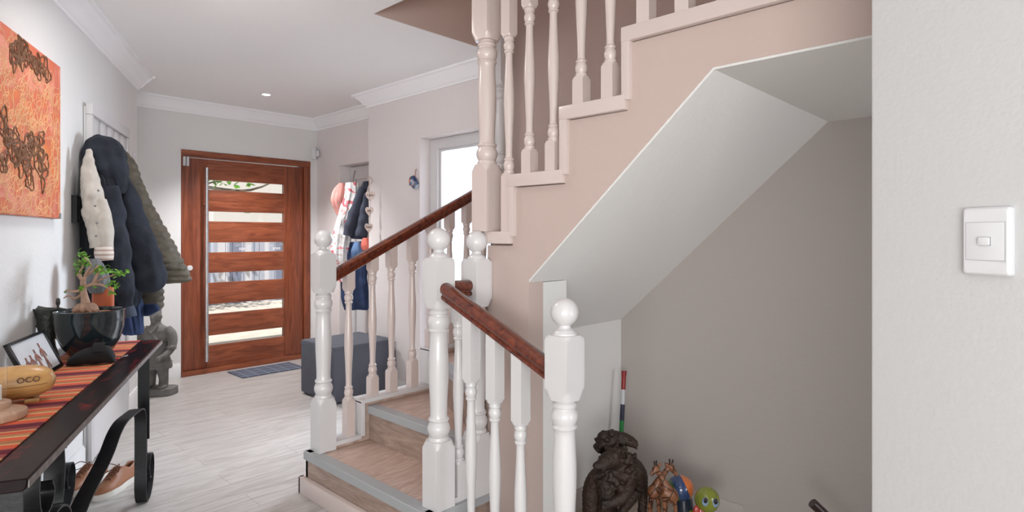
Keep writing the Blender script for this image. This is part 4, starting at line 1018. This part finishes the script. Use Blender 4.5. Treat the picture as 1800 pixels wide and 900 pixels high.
r = N.new('ShaderNodeValToRGB'); r.color_ramp.interpolation = 'CONSTANT'; e = r.color_ramp.elements; e[0].color = (*srgb(222, 120, 128), 1); e[1].position = .42; e[1].color = (*srgb(234, 232, 232), 1); x = e.new(.60); x.color = (*srgb(206, 200, 196), 1); x = e.new(.66); x.color = (*srgb(230, 150, 150), 1)
L.new(n.outputs['Fac'], r.inputs['Fac']); L.new(r.outputs['Color'], N['Principled BSDF'].inputs['Base Color'])
dr = empty('dress', (0, 0, 0), 'white and pink patterned dress hanging by a loop on the niche door', 'dress', dg)
bm = bm_new(); garment(bm, [(608, 628, 322, 5.78, .03), (606, 630, 340, 5.78, .05), (598, 624, 372, 5.78, .06), (588, 618, 405, 5.78, .06), (583, 614, 440, 5.78, .06), (586, 612, 470, 5.78, .05), (594, 612, 495, 5.78, .04)], folds=8, amp=.08, seed=2); fold(bm, .015, 9, 3); finish('cloth', bm, m, dr)
bm = bm_new(); add_tube(bm, [P(620, 324, 5.80), P(622, 308, 5.84), P(624, 300, 5.86)], .008, 6); finish('loop', bm, mat('grey_loop', srgb(150, 136, 134), .8), dr)
M_nj = mat('slate_navy_jersey', srgb(58, 62, 76), .95, bump=.2, bscale=120, var=.15, vscale=10)
nj = empty('navy_jacket', (0, 0, 0), 'slate navy jacket hanging over the niche door corner', 'jacket', dg)
bm = bm_new(); garment(bm, [(638, 648, 318, 5.70, .03), (630, 652, 340, 5.70, .06), (624, 652, 375, 5.70, .07), (616, 646, 410, 5.70, .07), (618, 644, 420, 5.70, .05)], folds=6, amp=.06); fold(bm, .012, 9, 2); finish('body', bm, M_nj, nj)
bm = bm_new(); sleeve(bm, [(638, 330), (628, 360), (618, 390), (613, 414)], [6, 9, 10, 9], 5.64); fold(bm, .01, 12); finish('sleeve', bm, M_nj, nj)
bm = bm_new(); sleeve(bm, [(646, 340), (640, 380), (634, 415)], [6, 9, 9], 5.62); fold(bm, .01, 12); finish('sleeve', bm, M_nj, nj)
jb = empty('blue_jeans', (0, 0, 0), 'blue jeans hanging lowest on the niche door', 'jeans', dg)
bm = bm_new(); garment(bm, [(612, 634, 425, 5.80, .03), (604, 644, 450, 5.80, .05), (600, 645, 490, 5.80, .06), (602, 648, 530, 5.80, .05), (606, 644, 545, 5.80, .03)], folds=7, amp=.07, seed=5); fold(bm, .014, 9, 6); finish('denim', bm, M_denim, jb)
co = tag(finish('cap', bm_new(), mat('coral_cloth', srgb(222, 118, 104), .9)), 'coral cloth cap hanging below the heart chain', 'cap', dg)
bm = bm_new(); garment(bm, [(638, 648, 418, 5.60, .03), (635, 652, 430, 5.60, .04), (636, 652, 440, 5.60, .03)], folds=4, amp=.06); bm.to_mesh(co.data); bm.free()
bc = tag(finish('cap', bm_new(), mat('light_denim', srgb(96, 124, 164), .9, bump=.2, bscale=150)), 'light blue denim cap beneath the navy jacket sleeves', 'cap', dg)
bm = bm_new(); garment(bm, [(624, 634, 425, 5.60, .03), (618, 638, 440, 5.60, .05), (619, 636, 452, 5.60, .03)], folds=4, amp=.06); bm.to_mesh(bc.data); bm.free()
for o in (co, bc):
    for f in o.data.polygons: f.use_smooth = True

# heart garland on the wall corner
M_heart = mat('whitewashed_wood_heart', srgb(226, 208, 200), .7, var=.08, vscale=30); M_ink = mat('dark_ink', srgb(62, 52, 50), .8)
hc = empty('heart_garland', (0, 0, 0), 'string of three pale wooden hearts with painted names at the wall corner', 'garland')
def hrt(cx, cy_, w, D=5.20, rot=0):
    pts = []
    for i in range(28):
        a = 2*PI*i/28; x = 16*math.sin(a)**3/16; z_ = (13*math.cos(a)-5*math.cos(2*a)-2*math.cos(3*a)-math.cos(4*a))/16
        pts.append(P(cx, cy_, D)+AX*(x*w)+Vector((0, 0, z_*w*1.35)))
    return pts
bm = bm_new(); add_tube(bm, [P(650, 313, 5.2), P(649, 330, 5.2), P(651, 372, 5.2), P(648, 410, 5.2)], .003, 6, 3)
add_tube(bm, [P(645, 316, 5.2), P(650, 311, 5.2), P(654, 318, 5.2), P(649, 326, 5.2), P(646, 336, 5.2)], .006, 6, 4); finish('cord', bm, mat('pale_cord', srgb(196, 180, 172), .9), hc)
MHT = Matrix(((AX.x, 0, -AF.x, 0), (AX.y, 0, -AF.y, 0), (0, 1, 0, 0), (0, 0, 0, 1)))
for cx, cy_, w, s_ in ((650.5, 344, .040, 'Liam'), (649, 371, .036, 'Jay'), (648, 400, .036, 'Sam')):
    bm = bm_new(); add_prism(bm, hrt(cx, cy_, w), AF*.010); h_ = finish('wooden_heart', bm, M_heart, hc, smooth=False)
    text_obj('painted_name', s_, .030, Matrix.Translation(P(cx, cy_-1, 5.196)) @ MHT, M_ink, h_, depth=.001)
# ornament
on_ = empty('hanging_ornament', (0, 0, 0), 'small blue and orange beaded bird ornament hanging by the doorway', 'ornament')
m = mat('blue_bead_mosaic', srgb(86, 108, 146), .4); nt = m.node_tree; N = nt.nodes; L = nt.links
tc = N.new('ShaderNodeTexCoord'); n = N.new('ShaderNodeTexVoronoi'); n.inputs['Scale'].default_value = 34; L.new(tc.outputs['Object'], n.inputs['Vector']); r = N.new('ShaderNodeValToRGB'); r.color_ramp.interpolation = 'CONSTANT'; e = r.color_ramp.elements
e[0].color = (*srgb(88, 100, 124), 1); e[1].position = .45; e[1].color = (*srgb(160, 170, 182), 1); x = e.new(.62); x.color = (*srgb(210, 120, 86), 1); x = e.new(.75); x.color = (*srgb(48, 60, 92), 1)
sx = N.new('ShaderNodeSeparateColor'); L.new(n.outputs['Color'], sx.inputs[0]); L.new(sx.outputs[0], r.inputs['Fac']); L.new(r.outputs['Color'], N['Principled BSDF'].inputs['Base Color'])
bm = bm_new(); MO = Matrix(((AX.x, AF.x, 0, 0), (AX.y, AF.y, 0, 0), (0, 0, 1, 0), (0, 0, 0, 1)))
add_ball(bm, P(729, 323, 4.80), (.032, .018, .042), 20, M=MO); add_tube(bm, [P(723, 326, 4.78), P(722, 316, 4.78), P(727, 311, 4.78), P(732, 316, 4.78)], [.016, .015, .012, .006], 10, 3); finish('beaded_body', bm, m, on_)
bm = bm_new(); add_tube(bm, [P(729, 312, 4.8), P(730, 302, 4.82), P(732, 297, 4.83)], .004, 6); finish('hanging_loop', bm, mat('tan_loop', srgb(170, 130, 110), .8), on_)

# ---------------------------------------------------------------- carved figures
def voxel(o, v, smooth=4):
    m_ = o.modifiers.new('remesh', 'REMESH'); m_.mode = 'VOXEL'; m_.voxel_size = v; m_.use_smooth_shade = True
    s_ = o.modifiers.new('soften', 'SMOOTH'); s_.iterations = smooth; s_.factor = .5
    return o
M_stone = mat('grey_terracotta', srgb(112, 110, 107), .9, bump=.5, bscale=70, var=.22, vscale=16)
sw_ = empty('warrior_statue', on(275, 4.93, 0), 'grey terracotta warrior statue standing beside the front door', 'statue', rot=ROT)
bm = bm_new()
add_rings(bm, [[((.150*math.copysign(abs(math.cos(a))**.6, math.cos(a)))+.006, .10*math.copysign(abs(math.sin(a))**.6, math.sin(a)), z_) for a in [2*PI*i/36 for i in range(36)]] for z_ in (0, .004, .05, .056)])
finish('plinth', bm, M_stone, sw_)
bm = bm_new()
def ell(rows, n=28):
    add_rings(bm, [[(cx+rx*math.cos(a), cy_+ry*math.sin(a), z_) for a in [2*PI*i/n for i in range(n)]] for z_, cx, cy_, rx, ry in rows])
for sx_ in (-1, 1):
    x0 = .005+sx_*.052
    add_tube(bm, [(x0, 0, .07), (x0, .005, .13), (x0*.9, 0, .19), (x0*.8, 0, .27)], [.036, .036, .044, .055], 16, 4)
    add_ball(bm, (x0+sx_*.012, -.035, .068), (.030, .056, .016))
ell([(.215, .0, 0, .118, .085), (.225, 0, 0, .126, .09), (.245, 0, 0, .124, .088), (.30, 0, 0, .108, .078), (.37, 0, 0, .096, .07), (.42, 0, 0, .093, .066), (.48, 0, 0, .104, .07), (.53, 0, 0, .110, .066), (.555, 0, 0, .086, .055), (.575, 0, 0, .045, .04), (.60, 0, 0, .030, .03)])
ell([(.255, 0, 0, .118, .086), (.262, 0, 0, .124, .092), (.275, 0, 0, .12, .088), (.28, 0, 0, .105, .078)])
for k_ in (.40, .455): add_tube(bm, [(.105*math.cos(a), .076*math.sin(a), k_-.01) for a in [2*PI*i/24 for i in range(25)]], .005, 6)
add_tube(bm, [(-.05, -.052, .575), (-.02, -.070, .53), (.02, -.074, .49), (.05, -.072, .46)], .007, 8, 4); add_tube(bm, [(.05, -.052, .575), (.02, -.070, .535), (0, -.074, .51)], .007, 8, 4)
for sx_ in (-1, 1):
    add_tube(bm, [(sx_*.085, 0, .545), (sx_*.122, 0, .50), (sx_*.138, -.005, .44), (sx_*.134, -.02, .38), (sx_*.112, -.062, .335), (sx_*.09, -.085, .325)], [.034, .040, .036, .030, .026, .020], 16, 4)
    add_tube(bm, [(sx_*.134, -.018, .400), (sx_*.136, -.02, .372)], [.040, .036], 16)
    add_tube(bm, [(sx_*.095, -.080, .325), (sx_*.078, -.098, .315)], [.020, .018], 10); add_ball(bm, (sx_*.076, -.100, .31), (.022, .022, .026))
ell([(.575, 0, -.005, .040, .040), (.60, 0, -.008, .036, .038), (.625, 0, -.010, .040, .044), (.655, 0, -.010, .044, .046), (.68, 0, -.004, .040, .042), (.695, 0, 0, .028, .03)])
add_ball(bm, (0, -.056, .638), (.008, .011, .014)); add_ball(bm, (-.016, -.048, .652), (.008, .006, .004)); add_ball(bm, (.016, -.048, .652), (.008, .006, .004)); add_ball(bm, (0, -.052, .618), (.014, .007, .004)); add_ball(bm, (0, -.046, .605), (.018, .014, .012))
for sx_ in (-1, 1): add_ball(bm, (sx_*.044, -.005, .642), (.008, .010, .015))
add_tube(bm, [(.015, .0, .69), (.024, 0, .712), (.022, -.004, .728)], [.024, .017, .010], 12, 3)
o = finish('figure', bm, M_stone, sw_); voxel(o, .0045, 2)

M_ebony = mat('dark_carved_wood', srgb(48, 32, 24), .6, bump=.6, bscale=60, var=.6, vscale=12)
lo_ = empty('lion_carving', on(1082, 2.78, -.15), 'dark carved wooden sculpture of two entwined maned lions in the corner', 'sculpture', rot=ROT)
K = 2.78/1045; fy = 415+1.46/K
def q(px, py, d=0): return Vector(((px-1082)*K, d, (fy-py)*K))
def tubep(pts, r_, n=14, k=4): add_tube(bm, [q(*p) for p in pts], [x*K for x in r_], n, k)
bm = bm_new()
rn = random.Random(4)
def tuft(cx, cy_, rx, ry, d, nn, rd=.04):
    for _ in range(nn):
        a = rn.uniform(0, 2*PI); t_ = rn.uniform(.5, 1.0)
        add_ball(bm, q(cx+rx*t_*math.cos(a), cy_+ry*t_*math.sin(a), d+rn.uniform(-rd, rd)), rn.uniform(.009, .017), 8)
add_ball(bm, q(1075, 784, .05), (.066, .05, .056)); tuft(1074, 784, 26, 20, .04, 80)
tubep([(1080, 776, .05), (1098, 775, .03), (1112, 780, .02), (1120, 786, .02)], [13, 11, 9, 6]); tubep([(1119, 784, .02), (1120, 793, .02)], [4, 1.5]); add_ball(bm, q(1092, 768, .02), .012, 10); add_ball(bm, q(1108, 773, .0), .008, 10)
tubep([(1096, 806, .05), (1108, 808, .03), (1116, 805, .02), (1118, 799, .02)], [9, 7, 5, 2])
add_ball(bm, q(1083, 812, -.04), (.074, .06, .082)); tuft(1082, 812, 29, 32, -.055, 140, .05)
tubep([(1080, 800, -.06), (1064, 796, -.09), (1052, 802, -.11), (1046, 806, -.12)], [17, 15, 11, 9]); add_ball(bm, q(1044, 801, -.12), (.022, .02, .018)); add_ball(bm, q(1072, 785, -.05), .016, 12); add_ball(bm, q(1060, 790, -.125), .008, 8); tubep([(1056, 815, -.10), (1050, 820, -.10)], [7, 5])
tubep([(1070, 830, -.03), (1052, 838, -.02), (1040, 860, -.02), (1038, 900, -.03), (1040, 935, -.03)], [20, 19, 17, 15, 14]); tubep([(1058, 830, -.06), (1062, 860, -.07), (1056, 900, -.06), (1052, 945, -.06)], [17, 15, 12, 10])
add_ball(bm, q(1040, 950, -.05), (.05, .06, .02)); add_ball(bm, q(1054, 952, -.08), (.04, .06, .02))
tubep([(1102, 835, -.06), (1092, 852, -.10), (1072, 864, -.11), (1058, 868, -.11)], [12, 11, 9, 8])
for i in range(4): tubep([(1062-i*1, 862+i*4, -.12), (1050, 862+i*5, -.125)], [4, 2.5], 8, 2)
tubep([(1085, 835, .04), (1108, 832, .05), (1124, 845, .05), (1130, 868, .05)], [24, 25, 19, 12])
tubep([(1130, 850, .05), (1134, 880, .05), (1133, 915, .05), (1136, 950, .04)], [13, 9, 8, 7]); tubep([(1120, 862, .0), (1106, 882, .0), (1092, 905, .0), (1090, 945, -.02)], [12, 9, 8, 7]); tubep([(1080, 862, .06), (1081, 885, .06), (1083, 915, .06), (1082, 950, .05)], [9, 8, 7, 7])
add_ball(bm, q(1066, 898, -.03), (.028, .03, .03))
for x_, d_ in ((1134, .02), (1090, -.04), (1082, .03)): add_ball(bm, q(x_, 955, d_), (.024, .045, .016))
add_rings(bm, [[q(1082+48*math.cos(a), 957+(1-j)*8, .13*math.sin(a)) for a in [2*PI*i/32 for i in range(32)]] for j in (0, 1)])
o = finish('figure', bm, M_ebony, lo_); voxel(o, .0042, 1)
tx = bpy.data.textures.new('fur', 'CLOUDS'); tx.noise_scale = .010
dm = o.modifiers.new('carving', 'DISPLACE'); dm.texture = tx; dm.strength = .007; dm.mid_level = .5

# giraffes
m = bpy.data.materials.new('giraffe_wood'); m.use_nodes = True; nt = m.node_tree; N = nt.nodes; L = nt.links; b = N['Principled BSDF']; b.inputs['Roughness'].default_value = .4
tc = N.new('ShaderNodeTexCoord'); n = N.new('ShaderNodeTexVoronoi'); n.feature = 'DISTANCE_TO_EDGE'; n.inputs['Scale'].default_value = 26; L.new(tc.outputs['Object'], n.inputs['Vector'])
r = N.new('ShaderNodeValToRGB'); e = r.color_ramp.elements; e[0].position = .03; e[0].color = (*srgb(52, 30, 22), 1); e[1].position = .09; e[1].color = (*srgb(128, 82, 56), 1)
L.new(n.outputs['Distance'], r.inputs['Fac']); L.new(r.outputs['Color'], b.inputs['Base Color'])
M_gir = m; M_horn = mat('dark_horn', srgb(34, 26, 24), .5)
def giraffe(label, at, depth, body, neck, head, muz, horns, ear, legs):
    g = empty('giraffe_figurine', on(at, depth, -.15), label, 'figurine', 'pair of carved giraffes', rot=ROT)
    k = depth/1045; f0 = 415+1.46/k
    def Q(px, py, d=0): return Vector(((px-at)*k, d, (f0-py)*k))
    global bm
    bm = bm_new()
    add_tube(bm, [Q(*p) for p in body[0]], [x*k for x in body[1]], 16, 4)
    add_tube(bm, [Q(*p) for p in neck[0]], [x*k for x in neck[1]], 14, 4)
    add_tube(bm, [Q(*head), Q(*muz)], [6.2*k, 3.2*k], 12); add_ball(bm, Q(*head), 6.4*k, 14); add_ball(bm, Q(*muz), 3.4*k, 12)
    for p in legs: add_tube(bm, [Q(*x) for x in p], [4.5*k, 3.0*k, 2.4*k, 3.2*k][:len(p)], 10, 3)
    for e_ in ear: add_tube(bm, [Q(*x) for x in e_], [2.2*k, 3*k, 1*k], 8, 2)
    o = finish('body', bm, M_gir, g); voxel(o, .0028, 2)
    for h_ in horns: bm = bm_new(); add_tube(bm, [Q(*x) for x in h_], [1.3*k, 1.6*k], 8); finish('horn', bm, M_horn, g)
giraffe('carved brown giraffe figurine facing left, neck crossed over its mate', 1172, 2.62,
    ([(1164, 862, 0), (1176, 868, 0), (1186, 878, .01)], [10, 14, 10]), ([(1174, 862, 0), (1168, 850, 0), (1162, 838, 0), (1156, 828, 0)], [10, 7, 5, 4.5]),
    (1153, 824, 0), (1145, 831, -.01), [[(1151, 820, 0), (1150, 811, 0)], [(1154, 819, 0), (1154, 810, 0)]], [[(1156, 822, 0), (1160, 817, 0), (1162, 813, 0)]],
    [[(1166, 872, -.01), (1167, 895, -.01), (1167, 930, -.01), (1167, 985, -.01)], [(1172, 872, .02), (1173, 895, .02), (1173, 930, .02), (1173, 985, .02)], [(1184, 880, -.01), (1187, 900, -.01), (1185, 935, -.01), (1187, 985, -.01)], [(1188, 878, .03), (1191, 900, .03), (1190, 935, .03), (1191, 985, .03)]])
giraffe('carved brown giraffe figurine facing right, behind its left-facing mate', 1165, 2.72,
    ([(1158, 858, 0), (1150, 864, 0), (1146, 874, 0)], [9, 12, 9]), ([(1152, 858, 0), (1158, 846, 0), (1166, 834, 0), (1174, 823, 0)], [9, 7, 5, 4.5]),
    (1179, 820, 0), (1188, 833, -.005), [[(1177, 816, 0), (1177, 807, 0)], [(1181, 816, 0), (1183, 808, 0)]], [[(1175, 820, 0), (1171, 816, 0), (1169, 813, 0)]],
    [[(1144, 876, 0), (1141, 900, 0), (1142, 935, 0), (1141, 976, 0)], [(1149, 876, .03), (1147, 900, .03), (1148, 935, .03), (1148, 976, .03)], [(1156, 870, 0), (1158, 900, 0), (1158, 935, 0), (1158, 976, 0)], [(1160, 866, .03), (1163, 900, .03), (1163, 935, .03), (1163, 976, .03)]])

# ceramic tortoise-like creature
ce = empty('ceramic_creature', on(1200, 2.86, -.15), 'glazed ceramic creature, green head with big eyes and blue and orange shell', 'ornament', rot=ROT)
k = 2.86/1045; f0 = 415+1.46/k
def Q(px, py, d=0): return Vector(((px-1200)*k, d, (f0-py)*k))
gz = dict(rough=.15, coat=.6)
m = bpy.data.materials.new('glazed_shell'); m.use_nodes = True; nt = m.node_tree; N = nt.nodes; L = nt.links; b = N['Principled BSDF']; b.inputs['Roughness'].default_value = .18; b.inputs['Coat Weight'].default_value = .6
tc = N.new('ShaderNodeTexCoord'); mp = N.new('ShaderNodeMapping'); mp.inputs['Rotation'].default_value = (0, math.radians(22), 0); L.new(tc.outputs['Object'], mp.inputs['Vector']); sx = N.new('ShaderNodeSeparateXYZ'); L.new(mp.outputs['Vector'], sx.inputs[0])
ma = N.new('ShaderNodeMath'); ma.operation = 'MULTIPLY_ADD'; ma.inputs[1].default_value = 6.5; ma.inputs[2].default_value = .0; L.new(sx.outputs['X'], ma.inputs[0])
r = N.new('ShaderNodeValToRGB'); r.color_ramp.interpolation = 'CONSTANT'; e = r.color_ramp.elements
SHELL = r; e[0].color = (*srgb(70, 100, 52), 1); e[1].position = .30; e[1].color = (*srgb(48, 68, 112), 1); x = e.new(.62); x.color = (*srgb(206, 112, 56), 1)
L.new(ma.outputs[0], r.inputs['Fac']); L.new(r.outputs['Color'], b.inputs['Base Color'])
bm = bm_new(); add_ball(bm, (0, 0, 0), (.064, .064, .060), 32); sh = finish('shell', bm, m, ce); sh.location = Q(1196, 858)
ma.inputs[2].default_value = .48
bm = bm_new(); add_tube(bm, [Q(1200, 868), Q(1202, 885), Q(1203, 920), Q(1205, 948)], [.035, .045, .05, .055], 24, 4); finish('lower_body', bm, mat('navy_glaze', srgb(38, 48, 62), .2, coat=.5), ce)
M_hg = mat('olive_green_glaze', srgb(128, 136, 48), .18, coat=.6, var=.18, vscale=14)
bm = bm_new(); add_ball(bm, Q(1231, 862, -.10), (.057, .052, .058), 32); hdp = finish('head', bm, M_hg, ce)
bm = bm_new(); add_tube(bm, [Q(1208, 905, -.02), Q(1222, 895, -.07), Q(1232, 890, -.09)], [.035, .03, .028], 16, 3); finish('neck', bm, M_hg, ce)
for ex, ey, dx in ((1222, 857, -1), (1239, 859, 1)):
    bm = bm_new(); add_ball(bm, Q(ex, ey+1, -.148), (.0145, .006, .021), 16); ep = finish('eye', bm, mat('pale_blue_glaze', srgb(132, 158, 190), .15, coat=.5), ce)
    bm = bm_new(); add_ball(bm, Q(ex, ey-2, -.153), (.0095, .005, .013), 14); finish('pupil', bm, M_horn, ep)
bm = bm_new()
for x_, y_, rr in ((1211, 880, .02), (1219, 884, .022), (1226, 887, .016)): add_ball(bm, Q(x_, y_, -.115), (rr*.8, .012, rr*1.5), 14)
finish('bow', bm, mat('red_glaze', srgb(168, 58, 52), .25, coat=.4), ce)
for x_ in (1190, 1216): bm = bm_new(); add_ball(bm, Q(x_, 947, -.06), (.026, .04, .022), 16); finish('foot', bm, M_hg, ce)

# vuvuzela
vz = empty('vuvuzela', Vector((-1.862, 2.80, -.15)), 'tall striped red, white, navy and green plastic horn leaning in the corner', 'horn')
tp = P(1097, 652, 3.36)-vz.location; bt = Vector((.025, -.02, 0)); dv_ = (tp-bt); Lh = dv_.length; MZ = dv_.to_track_quat('Z', 'Y').to_matrix().to_4x4()
cols = [('green', (32, 128, 62)), ('navy', (30, 36, 62)), ('white', (196, 196, 200)), ('red', (140, 26, 26)), ('yellow', (206, 178, 40))]
mm_ = {c: mat('horn_'+c, srgb(*v), .35) for c, v in cols}
rad = lambda t_: .0135+.048*max(0, (.30-t_)/.30)**2.2+(.004*max(0, 1-abs(t_-.99)/.03)) - .002*(t_-.3)
for c, a, b_ in (('red', 0, .12), ('white', .12, .22), ('red', .22, .30), ('yellow', .30, .485), ('green', .485, .615), ('navy', .615, .74), ('white', .74, .855), ('red', .855, 1.0)):
    bm = bm_new(); rows = [(Lh*(a+(b_-a)*i/6), rad(a+(b_-a)*i/6)) for i in range(7)]
    add_lathe(bm, rows, bt, 24, MZ); finish('horn_band', bm, mm_[c], vz)
# dark stick
bm = bm_new(); add_tube(bm, [P(1428, 884, 2.40), P(1520, 972, 2.38), P(1600, 1048, 2.36)], .0195, 20)
tag(finish('wooden_stick', bm, mat('dark_stained_stick', srgb(44, 28, 28), .3, coat=.3)), 'dark round wooden stick leaning up from the floor under the stairs', 'stick')
